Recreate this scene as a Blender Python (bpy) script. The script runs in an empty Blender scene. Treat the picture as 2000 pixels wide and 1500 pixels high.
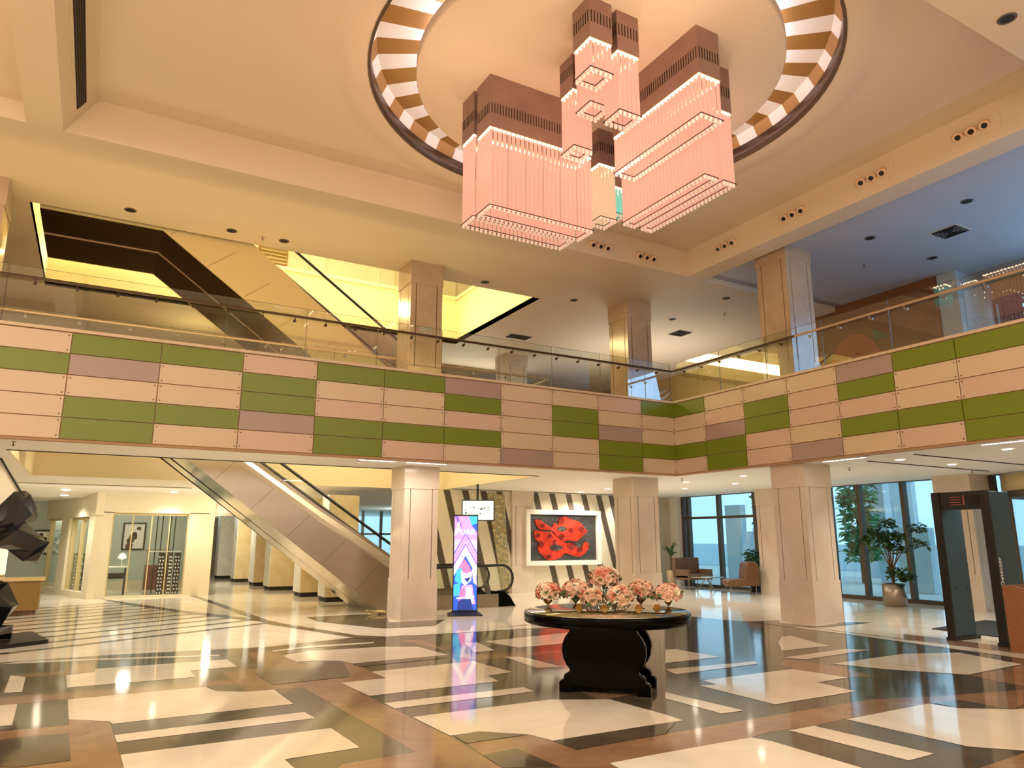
import bpy, bmesh, math, random
from mathutils import Vector, Matrix
from mathutils.geometry import delaunay_2d_cdt
C = bpy.context.scene.collection
SC = bpy.context.scene
R = math.radians
random.seed(7)

# ---------------------------------------------------------------- camera
cam_d = bpy.data.cameras.new('camera')
cam_d.lens = 25.39; cam_d.sensor_width = 36.0; cam_d.clip_start = 0.05; cam_d.clip_end = 300
cam = bpy.data.objects.new('camera', cam_d); C.objects.link(cam)
cam.location = (0, 0, 1.55)
cam.rotation_euler = (R(90 + 12.17), 0, R(60.395 - 90))
SC.camera = cam
SC.view_settings.view_transform = 'Standard'
SC.view_settings.look = 'None'
SC.view_settings.gamma = 1.0
SC.view_settings.exposure = 0.08
SC.view_settings.use_curve_mapping = False

# ---------------------------------------------------------------- world: bright daylight outside
w = bpy.data.worlds.new('world'); SC.world = w; w.use_nodes = True
nt = w.node_tree; nt.nodes.clear()
out = nt.nodes.new('ShaderNodeOutputWorld'); bg = nt.nodes.new('ShaderNodeBackground')
bg.inputs[0].default_value = (0.50, 0.78, 1.0, 1); bg.inputs[1].default_value = 1.35
nt.links.new(bg.outputs[0], out.inputs[0])

# ---------------------------------------------------------------- room lamps
def lin(h):
    h = h.lstrip('#'); v = [int(h[i:i+2], 16)/255 for i in (0, 2, 4)]
    return tuple(x/12.92 if x <= .04045 else ((x+.055)/1.055)**2.4 for x in v)
def area(name, loc, size, power, col, rot=(0, 0, 0), sy=None):
    l = bpy.data.lights.new(name, 'AREA'); l.energy = power; l.color = col
    l.size = size
    if sy: l.shape = 'RECTANGLE'; l.size_y = sy
    o = bpy.data.objects.new(name, l); C.objects.link(o); o.location = loc; o.rotation_euler = rot
    return o
def point(name, loc, power, col, rad=0.15):
    l = bpy.data.lights.new(name, 'POINT'); l.energy = power; l.color = col; l.shadow_soft_size = rad
    o = bpy.data.objects.new(name, l); C.objects.link(o); o.location = loc; return o
def spot(name, loc, power, col, ang=110, blend=.6, rad=.05, rot=(0, 0, 0)):
    l = bpy.data.lights.new(name, 'SPOT'); l.energy = power; l.color = col; l.spot_size = R(ang); l.spot_blend = blend; l.shadow_soft_size = rad
    o = bpy.data.objects.new(name, l); C.objects.link(o); o.location = loc; o.rotation_euler = rot; return o
WARM = (1.0, .94, .82); PINK = (1.0, .78, .62); YEL = (1.0, .79, .36); NEU = (1.0, .93, .82); BLUE = (.42, .68, 1.0)
# added fill panels, unseen behind and beside the camera, brighten the hall
area('hall_fill', (-3.5, -1.5, 7.2), 5.0, 520, WARM, (R(8), 0, 0), 4.0)
area('hall_fill', (6.0, -2.0, 7.2), 6.0, 520, WARM, (R(15), 0, 0), 3.0)
area('hall_fill', (-6.5, 7.0, 6.9), 3.0, 300, WARM, (0, R(-25), 0), 5.0)
# glow of the chandelier group
for gx, gy, gz, gp in ((5.65, 7.3, 6.3, 22), (5.2, 5.2, 6.3, 26), (3.5, 7.9, 6.3, 22), (7.8, 7.4, 6.3, 22), (5.3, 9.6, 6.3, 20)): area('chandelier_glow', (gx, gy, gz), .35, gp*.6, (1, .62, .50), (R(180), 0, 0))
# concealed yellow light of the escalator well
area('well_light', (3.5, 14.75, 8.6), 9.5, 420, YEL, (R(90), 0, 0), .5)
area('well_light', (3.5, 19.3, 8.2), 9.5, 260, YEL, (R(-75), 0, 0), .4)
area('upper_storey_light', (4.0, 18.0, 11.2), 6, 200, NEU, (0, 0, 0), 4)
point('gallery_light', (2.0, 21.0, 6.3), 60, YEL, .4)
area('gallery_light', (11.0, 22.5, 6.4), 3, 90, NEU, (R(-70), 0, 0), 1.5)
area('gallery_up_fill', (14.5, 17.0, 4.6), 3, 120, (1, .96, .9), (R(180), 0, 0), 3)  # unseen fill added to brighten the gallery ceiling corner
area('hall_up_fill', (0, -2.5, 4.0), 5, 380, WARM, (R(180-20), 0, 0), 3)  # added upward fills out of view, for a brighter upper ceiling
area('hall_up_fill', (-5, 5, 3.5), 3, 200, (1, .82, .6), (R(180), R(-25), 0), 4)
area('gallery_up_fill', (1.5, 13.5, 4.55), 9, 75, YEL, (R(180), 0, 0), .25)  # added fills hidden behind the parapets, tinting the ceilings yellow and blue
area('gallery_up_fill', (13.6, 4.5, 4.6), .3, 30, (.25, .5, 1), (R(180), 0, 0), 7)
area('void_cove_light', (2.8, 14.68, 3.9), 7.5, 170, (1, .86, .6), (R(55), 0, 0), .15)
area('storefront_fill', (.6, 21.6, 2.8), 5, 20, (1, .93, .75), (R(35), 0, 0), .3)  # unseen fill added to lift the storefront wall
# daylight that falls through the upper side windows
area('window_daylight', (17.6, 4.8, 6.2), 5.0, 330, (.30, .58, 1), (0, R(78), 0), 2.6)

# ---------------------------------------------------------------- materials
MATS = {}
def _new(name):
    m = bpy.data.materials.new(name); m.use_nodes = True
    MATS[name] = m; return m, m.node_tree, m.node_tree.nodes['Principled BSDF']
def flat(name, col, rough=.6, metal=0, spec=.5, var=0, vscale=6, coat=0):
    m, t, b = _new(name); c = lin(col) if isinstance(col, str) else col
    b.inputs['Base Color'].default_value = (*c, 1); b.inputs['Roughness'].default_value = rough
    b.inputs['Metallic'].default_value = metal; b.inputs['Specular IOR Level'].default_value = spec
    b.inputs['Coat Weight'].default_value = coat
    if var:
        tc = t.nodes.new('ShaderNodeTexCoord'); n = t.nodes.new('ShaderNodeTexNoise'); r = t.nodes.new('ShaderNodeValToRGB')
        n.inputs['Scale'].default_value = vscale; n.inputs['Detail'].default_value = 6
        r.color_ramp.elements[0].position = .3; r.color_ramp.elements[1].position = .7
        r.color_ramp.elements[0].color = (*[x*(1-var) for x in c], 1); r.color_ramp.elements[1].color = (*[min(1, x*(1+var)) for x in c], 1)
        t.links.new(tc.outputs['Object'], n.inputs['Vector']); t.links.new(n.outputs['Fac'], r.inputs[0]); t.links.new(r.outputs[0], b.inputs['Base Color'])
    return m
def marble(name, c1, c2, rough, scale=1.2, speck=None, bump=0, veins=.5):
    m, t, b = _new(name); L = t.links.new
    tc = t.nodes.new('ShaderNodeTexCoord'); n = t.nodes.new('ShaderNodeTexNoise')
    n.inputs['Scale'].default_value = scale; n.inputs['Detail'].default_value = 9; n.inputs['Roughness'].default_value = .62; n.inputs['Distortion'].default_value = .7
    r = t.nodes.new('ShaderNodeValToRGB'); r.color_ramp.elements[0].position = .32; r.color_ramp.elements[1].position = .68
    r.color_ramp.elements[0].color = (*lin(c1), 1); r.color_ramp.elements[1].color = (*lin(c2), 1)
    L(tc.outputs['Object'], n.inputs['Vector']); L(n.outputs['Fac'], r.inputs[0])
    last = r.outputs[0]
    if speck:
        v = t.nodes.new('ShaderNodeTexNoise'); v.inputs['Scale'].default_value = 14; v.inputs['Detail'].default_value = 8; v.inputs['Roughness'].default_value = .8
        vr = t.nodes.new('ShaderNodeValToRGB'); vr.color_ramp.elements[0].position = .60; vr.color_ramp.elements[1].position = .72
        L(tc.outputs['Object'], v.inputs['Vector']); L(v.outputs['Fac'], vr.inputs[0])
        mx = t.nodes.new('ShaderNodeMix'); mx.data_type = 'RGBA'; mx.inputs[7].default_value = (*lin(speck), 1)
        mu = t.nodes.new('ShaderNodeMath'); mu.operation = 'MULTIPLY'; mu.inputs[1].default_value = veins
        L(vr.outputs[0], mu.inputs[0]); L(mu.outputs[0], mx.inputs[0]); L(last, mx.inputs[6]); last = mx.outputs[2]
    L(last, b.inputs['Base Color']); b.inputs['Roughness'].default_value = rough
    if bump:
        bn = t.nodes.new('ShaderNodeTexNoise'); bn.inputs['Scale'].default_value = 1.6; bn.inputs['Detail'].default_value = 2
        bp = t.nodes.new('ShaderNodeBump'); bp.inputs['Strength'].default_value = bump; bp.inputs['Distance'].default_value = .02
        L(tc.outputs['Object'], bn.inputs['Vector']); L(bn.outputs['Fac'], bp.inputs['Height']); L(bp.outputs[0], b.inputs['Normal'])
    return m
def emis(name, col, strength):
    m, t, b = _new(name); c = lin(col) if isinstance(col, str) else col
    b.inputs['Base Color'].default_value = (*c, 1); b.inputs['Emission Color'].default_value = (*c, 1); b.inputs['Emission Strength'].default_value = strength
    return m
def glass(name, tint=(.93, .97, .95), refl=1.0, haze=0):
    m = bpy.data.materials.new(name); m.use_nodes = True; t = m.node_tree; t.nodes.clear(); MATS[name] = m
    o = t.nodes.new('ShaderNodeOutputMaterial'); mx = t.nodes.new('ShaderNodeMixShader'); tr = t.nodes.new('ShaderNodeBsdfTransparent'); gl = t.nodes.new('ShaderNodeBsdfGlossy')
    f = t.nodes.new('ShaderNodeFresnel'); f.inputs[0].default_value = 1.5
    mu = t.nodes.new('ShaderNodeMath'); mu.operation = 'MULTIPLY'; mu.inputs[1].default_value = refl; mu.use_clamp = True
    tr.inputs[0].default_value = (*tint, 1); gl.inputs['Roughness'].default_value = .01; gl.inputs[0].default_value = (1, 1, 1, 1)
    gm = t.nodes.new('ShaderNodeNewGeometry'); fr_ = t.nodes.new('ShaderNodeMath'); fr_.operation = 'SUBTRACT'; fr_.inputs[0].default_value = 1.0; m2 = t.nodes.new('ShaderNodeMath'); m2.operation = 'MULTIPLY'
    t.links.new(gm.outputs['Backfacing'], fr_.inputs[1]); t.links.new(f.outputs[0], mu.inputs[0]); t.links.new(mu.outputs[0], m2.inputs[0]); t.links.new(fr_.outputs[0], m2.inputs[1]); t.links.new(m2.outputs[0], mx.inputs[0]); t.links.new(tr.outputs[0], mx.inputs[1]); t.links.new(gl.outputs[0], mx.inputs[2]); t.links.new(mx.outputs[0], o.inputs[0])
    return m
def wood(name, c1, c2, rough=.4, axis=2, scale=3):
    m, t, b = _new(name); L = t.links.new
    tc = t.nodes.new('ShaderNodeTexCoord'); mp = t.nodes.new('ShaderNodeMapping'); s = [14, 14, 14]; s[axis] = 1; mp.inputs['Scale'].default_value = s
    n = t.nodes.new('ShaderNodeTexNoise'); n.inputs['Scale'].default_value = scale; n.inputs['Detail'].default_value = 6
    r = t.nodes.new('ShaderNodeValToRGB'); r.color_ramp.elements[0].position = .3; r.color_ramp.elements[1].position = .7
    r.color_ramp.elements[0].color = (*lin(c1), 1); r.color_ramp.elements[1].color = (*lin(c2), 1)
    L(tc.outputs['Object'], mp.inputs[0]); L(mp.outputs[0], n.inputs['Vector']); L(n.outputs['Fac'], r.inputs[0]); L(r.outputs[0], b.inputs['Base Color']); b.inputs['Roughness'].default_value = rough
    return m
M = {}
M['ceil'] = flat('ceiling_paint', '#DCC6A8', .7)
M['white'] = flat('white_paint', '#EFE9DC', .6)
M['soffit'] = flat('soffit_paint', '#F6F2E8', .6)
M['floor_cream'] = marble('cream_marble', '#E2D4BE', '#F2EADC', .07, 1.0, None, .05)
M['floor_dark'] = marble('dark_marble', '#483F33', '#665A49', .08, 2.5, '#B09E86', .05, .45)
M['floor_brown'] = marble('brown_marble', '#84624A', '#A28062', .08, 1.6, '#CDAA88', .05, .3)
M['col'] = marble('column_marble', '#CDBBA6', '#DECFBE', .14, .9, '#B89C80', 0, .25)
M['gcol'] = marble('gallery_column_marble', '#A98C70', '#C6AC8E', .16, .9, '#8E7054', 0, .3)
M['ceilg'] = flat('dimmed_ceiling_paint', '#BDBABC', .7)  # same ceiling paint, greyed to put the missing light into the colour
M['pier'] = marble('pier_marble', '#C8B284', '#DCCBA0', .2, 1.8, '#8E7450', 0, .5)
M['pierw'] = marble('white_stone', '#CFCFC4', '#E6E6DE', .3, 3)
M['mwall'] = marble('wall_marble', '#B8AB90', '#CFC3AA', .2, 1.2)
M['p_cream'] = flat('panel_cream', '#D0B698', .38, var=.03, vscale=.6)
M['p_pink'] = flat('panel_pink', '#CFAF98', .38)
M['p_green'] = flat('panel_green', '#707E16', .38)
M['p_mauve'] = flat('panel_mauve', '#A68C82', .38)
M['seam'] = flat('seam', '#B48C66', .6)
M['screw'] = flat('screw', '#4A3626', .4, .6)
M['glass'] = glass('railing_glass', (.95, .98, .95), 2.8)
M['wglass'] = glass('window_glass', (.86, .96, .98), 1.7)
M['shopglass'] = glass('shop_glass', (.95, .98, .96), 1.5)
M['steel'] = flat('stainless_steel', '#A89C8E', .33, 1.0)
M['steel2'] = flat('polished_steel', '#C4BCA8', .12, 1.0)
M['bronze'] = flat('bronze_cladding', '#4A3820', .22, .9)
M['dark'] = flat('dark_metal', '#2B2623', .35, .8)
M['mullion'] = flat('window_frame', '#5A5248', .4, .5)
M['rubber'] = flat('black_rubber', '#0E0C0B', .45)
M['black'] = flat('black_lacquer', '#010102', .16, spec=.1)
M['rail'] = flat('rail_metal', '#5A4634', .3, .8)
M['raill'] = flat('rail_light', '#C9A888', .35, .5)
M['champagne'] = flat('champagne_panel', '#D8C088', .42, .25)
M['housing'] = flat('chandelier_housing', '#9E8074', .4, .5, var=.1, vscale=3)
M['slot'] = flat('slot_dark', '#241811', .8)
M['tube'] = emis('glowing_glass_tube', (1.0, .46, .32), .64)
M['tubey'] = emis('pale_glass_tube', (.95, .66, .36), .6)
M['tubec'] = emis('cyan_glass_tube', (.08, .85, .62), .6)
M['tip'] = flat('clear_glass_tip', '#F6D9CB', .08, 0, .9)
M['tip'].node_tree.nodes['Principled BSDF'].inputs['Emission Color'].default_value = (1, .72, .58, 1)
M['tip'].node_tree.nodes['Principled BSDF'].inputs['Emission Strength'].default_value = .2
M['led'] = emis('warm_led', (1, .80, .5), 9)
for k_ in ('tube', 'tubey', 'tubec'):
    b_ = M[k_].node_tree.nodes['Principled BSDF']; b_.inputs['Base Color'].default_value = (.30, .17, .13, 1); b_.inputs['Roughness'].default_value = .25
M['lamp'] = emis('downlight_glow', (1, .90, .70), 26)
M['cove'] = emis('cove_strip', (1, .82, .36), 2.2)
M['gold'] = flat('gold_stripe', '#A87C3E', .45, .3)
M['lilac'] = emis('backlit_white', (.86, .80, .92), .75)
M['ringdark'] = flat('dark_ring', '#6A5446', .3, .6)
M['leaf'] = flat('leaf', '#3E5E2C', .5, var=.35, vscale=9)
M['leafy'] = flat('leaf_light', '#6E8A3A', .5, var=.3, vscale=9)
M['soil'] = flat('soil', '#2E2218', .9)
M['bark'] = flat('bark', '#6B5138', .8)
M['rose1'] = flat('rose_peach', '#EFC3AA', .6, var=.2, vscale=30)
M['rose2'] = flat('rose_pink', '#DE9078', .6, var=.2, vscale=30)
M['rose3'] = flat('rose_cream', '#F3E2C6', .6, var=.15, vscale=30)
M['goldm'] = flat('gold_metal', '#7E5C30', .3, .9)
M['mirror'] = flat('mirror', '#C9CDBB', .03, 1)
M['leather'] = flat('tan_leather', '#6E4A30', .4, var=.08)
M['fabric'] = wood('ribbed_fabric', '#5E4230', '#7E6048', .8)
M['podium'] = wood('podium_wood', '#7E4E30', '#9A6844', .35, 0, 4)
M['mural'] = flat('brown_wall', '#7A4A22', .5, var=.1, vscale=2)
M['orange'] = flat('orange_shape', '#A8501C', .5)
M['green2'] = flat('green_shape', '#2F5A34', .5)
M['counter'] = flat('counter_brown', '#8A6A34', .4, var=.08)
M['detector'] = flat('detector_blue', '#2C4654', .4)
M['mat'] = flat('floor_mat', '#1E2226', .9)
M['shopwall'] = flat('shop_wall', '#B9C6BE', .7)
M['paper'] = flat('paper', '#F0EDE4', .7)
M['ink'] = flat('ink', '#3A2C1C', .7)
M['red'] = flat('red_enamel', '#C8381E', .25, var=.4, vscale=5, coat=.4)
M['redd'] = flat('dark_red_line', '#4E120C', .4)
M['slate'] = None
M['drum'] = flat('drum_band', '#CDB98A', .4)
M['ext'] = flat('outside_wall', '#C9DCE6', .8)
M['extg'] = flat('outside_ground', '#C8CCC8', .8)
M['exttree'] = flat('outside_foliage', '#4E9A6A', .8, var=.4, vscale=4)
M['curtain'] = flat('curtain', '#4A3A4A', .8)
M['sculpt'] = flat('sculpture_black', '#0D0C10', .22, .0, .7)
M['vent'] = flat('vent_grey', '#5A4A3A', .6)
M['ventd'] = flat('vent_dark', '#1C140E', .7)
M['lens'] = flat('spot_lens_dark', '#150C0A', .2)
M['spotring'] = flat('spot_ring', '#E2B994', .35)
M['louver'] = flat('louver', '#C2B080', .6)
M['carpet'] = flat('gallery_carpet', '#6E5A40', .9)
# slate relief background
m, t, b = _new('slate_relief'); M['slate'] = m
tc = t.nodes.new('ShaderNodeTexCoord'); n = t.nodes.new('ShaderNodeTexNoise'); n.inputs['Scale'].default_value = 3; n.inputs['Distortion'].default_value = 3; n.inputs['Detail'].default_value = 5
bp = t.nodes.new('ShaderNodeBump'); bp.inputs['Strength'].default_value = 1; bp.inputs['Distance'].default_value = .08
t.links.new(tc.outputs['Object'], n.inputs['Vector']); t.links.new(n.outputs['Fac'], bp.inputs['Height']); t.links.new(bp.outputs[0], b.inputs['Normal'])
b.inputs['Base Color'].default_value = (*lin('#4A4A48'), 1); b.inputs['Roughness'].default_value = .35; b.inputs['Metallic'].default_value = .3
# crumpled gold-grey wall
m, t, b = _new('crumpled_panel'); M['crumple'] = m
tc = t.nodes.new('ShaderNodeTexCoord'); n = t.nodes.new('ShaderNodeTexVoronoi'); n.inputs['Scale'].default_value = 7
bp = t.nodes.new('ShaderNodeBump'); bp.inputs['Strength'].default_value = 1; bp.inputs['Distance'].default_value = .06
t.links.new(tc.outputs['Object'], n.inputs['Vector']); t.links.new(n.outputs['Distance'], bp.inputs['Height']); t.links.new(bp.outputs[0], b.inputs['Normal'])
b.inputs['Base Color'].default_value = (*lin('#A89C74'), 1); b.inputs['Roughness'].default_value = .25; b.inputs['Metallic'].default_value = .6

# ---------------------------------------------------------------- mesh helpers
class MB:
    def __init__(s): s.v = []; s.f = []; s.m = []; s.sm = []
    def add(s, vs, fs, mi=0, smooth=False):
        k = len(s.v); s.v += [tuple(v) for v in vs]; s.f += [tuple(i+k for i in f) for f in fs]; s.m += [mi]*len(fs); s.sm += [smooth]*len(fs); return s
    def box(s, x0, y0, z0, x1, y1, z1, mi=0):
        if x0 > x1: x0, x1 = x1, x0
        if y0 > y1: y0, y1 = y1, y0
        if z0 > z1: z0, z1 = z1, z0
        v = [(x, y, z) for z in (z0, z1) for x, y in ((x0, y0), (x1, y0), (x1, y1), (x0, y1))]
        return s.add(v, [(3, 2, 1, 0), (4, 5, 6, 7), (0, 1, 5, 4), (1, 2, 6, 5), (2, 3, 7, 6), (3, 0, 4, 7)], mi)
    def prism(s, pts, d, mi=0):
        """pts: 3D polygon, extruded by vector d"""
        n = len(pts); d = Vector(d); a = [Vector(p) for p in pts]; b2 = [p+d for p in a]
        nrm = Vector((0, 0, 0))
        for i in range(n): nrm += a[i].cross(a[(i+1) % n])
        flip = nrm.dot(d) > 0
        fs = [tuple(range(n)), tuple(range(2*n-1, n-1, -1))] + [(i+n, (i+1) % n+n, (i+1) % n, i) for i in range(n)]
        if flip: fs = [tuple(reversed(f)) for f in fs]
        return s.add([*a, *b2], fs, mi)
    def quad(s, pts, mi=0): return s.add(pts, [tuple(range(len(pts)))], mi)
    def tube(s, pts, r, n=8, mi=0, cap=True, smooth=True, closed=False):
        pts = [Vector(p) for p in pts]; N = len(pts); rs = r if isinstance(r, (list, tuple)) else [r]*N
        rings = []; up = None
        for i, p in enumerate(pts):
            if closed: tg = pts[(i+1) % N]-pts[i-1]
            else: tg = (pts[min(i+1, N-1)]-pts[max(i-1, 0)])
            tg.normalize()
            if up is None: up = Vector((0, 0, 1)) if abs(tg.z) < .9 else Vector((1, 0, 0))
            a = tg.cross(up); a.normalize(); up = a.cross(tg); up.normalize()
            rings.append([p+(a*math.cos(2*math.pi*k/n)+up*math.sin(2*math.pi*k/n))*rs[i] for k in range(n)])
        vs = [v for rg in rings for v in rg]; fs = []
        for i in range(N if closed else N-1):
            j = (i+1) % N
            for k in range(n): fs.append((i*n+k, i*n+(k+1) % n, j*n+(k+1) % n, j*n+k))
        s.add(vs, fs, mi, smooth)
        if cap and not closed:
            s.add(rings[0], [tuple(range(n-1, -1, -1))], mi); s.add(rings[-1], [tuple(range(n))], mi)
        return s
    def lathe(s, prof, c=(0, 0, 0), n=24, mi=0, smooth=True, a0=0, a1=2*math.pi):
        full = abs(a1-a0-2*math.pi) < 1e-6; K = n if full else n+1
        vs = [(c[0]+r*math.cos(a0+(a1-a0)*k/n), c[1]+r*math.sin(a0+(a1-a0)*k/n), c[2]+z) for r, z in prof for k in range(K)]
        fs = []
        for i in range(len(prof)-1):
            for k in range(n): fs.append((i*K+k, i*K+(k+1) % K, (i+1)*K+(k+1) % K, (i+1)*K+k))
        return s.add(vs, fs, mi, smooth)
    def ball(s, c, r, n=8, mi=0, sq=(1, 1, 1), smooth=True):
        prof = [(max(1e-4, math.sin(math.pi*i/n)), -math.cos(math.pi*i/n)) for i in range(n+1)]
        vs = [(c[0]+r*sq[0]*p*math.cos(2*math.pi*k/(2*n)), c[1]+r*sq[1]*p*math.sin(2*math.pi*k/(2*n)), c[2]+r*sq[2]*z) for p, z in prof for k in range(2*n)]
        fs = [(i*2*n+k, i*2*n+(k+1) % (2*n), (i+1)*2*n+(k+1) % (2*n), (i+1)*2*n+k) for i in range(n) for k in range(2*n)]
        return s.add(vs, fs, mi, smooth)
    def build(s, name, mats, parent=None, origin=None, bevel=0):
        if not isinstance(mats, (list, tuple)): mats = [mats]
        if parent is not None: og = WL[parent.name]
        elif origin is not None: og = Vector(origin)
        else:
            xs = [v[0] for v in s.v]; ys = [v[1] for v in s.v]; zs = [v[2] for v in s.v]
            og = Vector(((min(xs)+max(xs))/2, (min(ys)+max(ys))/2, min(zs)))
        me = bpy.data.meshes.new(name); me.from_pydata([(v[0]-og.x, v[1]-og.y, v[2]-og.z) for v in s.v], [], s.f)
        for mm in mats: me.materials.append(mm)
        for p, mi, sm in zip(me.polygons, s.m, s.sm): p.material_index = mi; p.use_smooth = sm
        me.update()
        o = bpy.data.objects.new(name, me); C.objects.link(o)
        if parent is not None: o.parent = parent
        else: o.location = og
        if bevel:
            bm = o.modifiers.new('bevel', 'BEVEL'); bm.width = bevel; bm.segments = 2; bm.limit_method = 'ANGLE'
        WL[o.name] = og.copy()
        return o
WL = {}
def tag(o, label=None, cat=None, group=None, kind=None):
    if label: o['label'] = label
    if cat: o['category'] = cat
    if group: o['group'] = group
    if kind: o['kind'] = kind
    return o
def thing(name, label, cat, loc=(0, 0, 0), group=None):
    o = bpy.data.objects.new(name, None); o.empty_display_size = .1; C.objects.link(o); o.location = loc; WL[o.name] = Vector(loc)
    return tag(o, label, cat, group)
def struct(o): o['kind'] = 'structure'; return o
def dup(root, loc, rz=None, label=None, group=None, scale=None):
    def cp(o, par):
        c = o.copy(); C.objects.link(c)
        if par: c.parent = par
        for ch in list(o.children): cp(ch, c)
        return c
    r = cp(root, None); r.location = loc; WL[r.name] = Vector(loc)
    if rz is not None: r.rotation_euler = (0, 0, rz)
    if scale: r.scale = scale
    if label: r['label'] = label
    if group: r['group'] = group
    return r
def inst(src, name, parent, loc, rot=(0, 0, 0), scale=(1, 1, 1)):
    o = bpy.data.objects.new(name, src); C.objects.link(o); o.parent = parent; o.location = loc; o.rotation_euler = rot; o.scale = scale; return o
def text_mesh(s, size, mat, parent, name, mw, align='CENTER', ext=.002):
    cu = bpy.data.curves.new(name, 'FONT'); cu.body = s; cu.size = size; cu.align_x = align; cu.extrude = ext
    tmp = bpy.data.objects.new('tmp_text', cu); C.objects.link(tmp)
    dg = bpy.context.evaluated_depsgraph_get(); me = bpy.data.meshes.new_from_object(tmp.evaluated_get(dg)); bpy.data.objects.remove(tmp)
    me.materials.clear(); me.materials.append(mat)
    o = bpy.data.objects.new(name, me); C.objects.link(o); o.parent = parent
    L = Matrix.Translation(-WL[parent.name]) @ mw
    o.matrix_local = L; return o

FLOOR_DARK=[[(-0.873, 11.843), (0.344, 11.874), (1.585, 11.709), (2.435, 11.587), (3.933, 12.0), (4.339, 11.816), (7.333, 12.186), (9.29, 12.535), (10.799, 12.383), (10.937, 11.665), (11.066, 10.806), (11.538, 9.989), (11.421, 7.543), (10.996, 5.501), (10.385, 4.34), (4.382, 1.962), (-0.65, 4.836), (-1.747, 10.96)]]
FLOOR_BROWN=[[(1.528, 9.129), (1.509, 9.658), (2.049, 9.775), (2.026, 11.125), (2.395, 11.143), (2.484, 9.751), (2.755, 9.413), (2.767, 8.643), (3.008, 9.768), (3.074, 9.229), (3.093, 8.378), (2.557, 8.332), (2.666, 5.733), (2.649, 5.1), (2.3, 5.149), (2.267, 5.44), (2.127, 8.294), (1.833, 8.321), (1.559, 8.352)], [(-0.642, 9.265), (-0.447, 9.271), (-0.056, 9.228), (1.511, 9.139), (1.559, 8.352), (1.227, 8.834), (-0.047, 8.866), (-0.46, 8.828), (-0.6, 8.803)], [(-0.5, 7.69), (-0.01, 7.646), (-0.009, 7.876), (0.294, 7.628), (0.355, 6.096), (0.219, 5.686), (-0.52, 6.109)], [(-0.668, 10.71), (-0.111, 10.701), (-0.123, 11.176), (0.182, 11.156), (0.194, 10.443), (-0.104, 10.452), (-0.502, 10.46)], [(1.703, 5.418), (2.267, 5.44), (2.3, 5.149), (2.649, 5.1), (2.962, 5.145), (2.997, 4.583), (2.884, 4.394), (1.525, 5.172)], [(2.693, 5.458), (3.251, 5.442), (3.314, 5.191), (3.344, 4.888), (4.229, 4.914), (5.731, 4.917), (6.894, 4.908), (7.574, 4.682), (7.235, 4.499), (5.948, 4.519), (5.502, 4.485), (4.996, 4.539), (4.753, 4.488), (3.88, 4.516), (3.351, 4.499), (3.343, 4.385), (2.997, 4.583), (2.962, 5.145), (2.659, 5.12)], [(4.273, 11.309), (4.704, 11.18), (4.583, 9.841), (4.394, 11.006)], [(4.582, 8.944), (4.392, 9.485), (6.199, 9.105), (6.084, 8.937), (5.237, 8.944)], [(7.775, 6.781), (8.201, 7.026), (8.252, 6.202), (8.046, 5.631), (7.71, 5.76), (7.644, 6.479)], [(9.093, 5.159), (10.378, 5.204), (8.94, 4.512), (8.957, 4.794)], [(7.557, 4.672), (8.73, 4.411), (7.982, 4.051), (7.632, 3.974), (7.25, 4.253), (7.25, 4.49)], [(5.509, 3.145), (6.178, 3.184), (5.962, 2.886), (5.486, 2.673), (4.978, 2.963)], [(4.655, 6.919), (5.091, 6.958), (5.303, 6.274), (4.515, 6.208)], [(12.034, 7.842), (11.978, 5.973), (11.421, 5.705), (11.393, 7.435)]]
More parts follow.
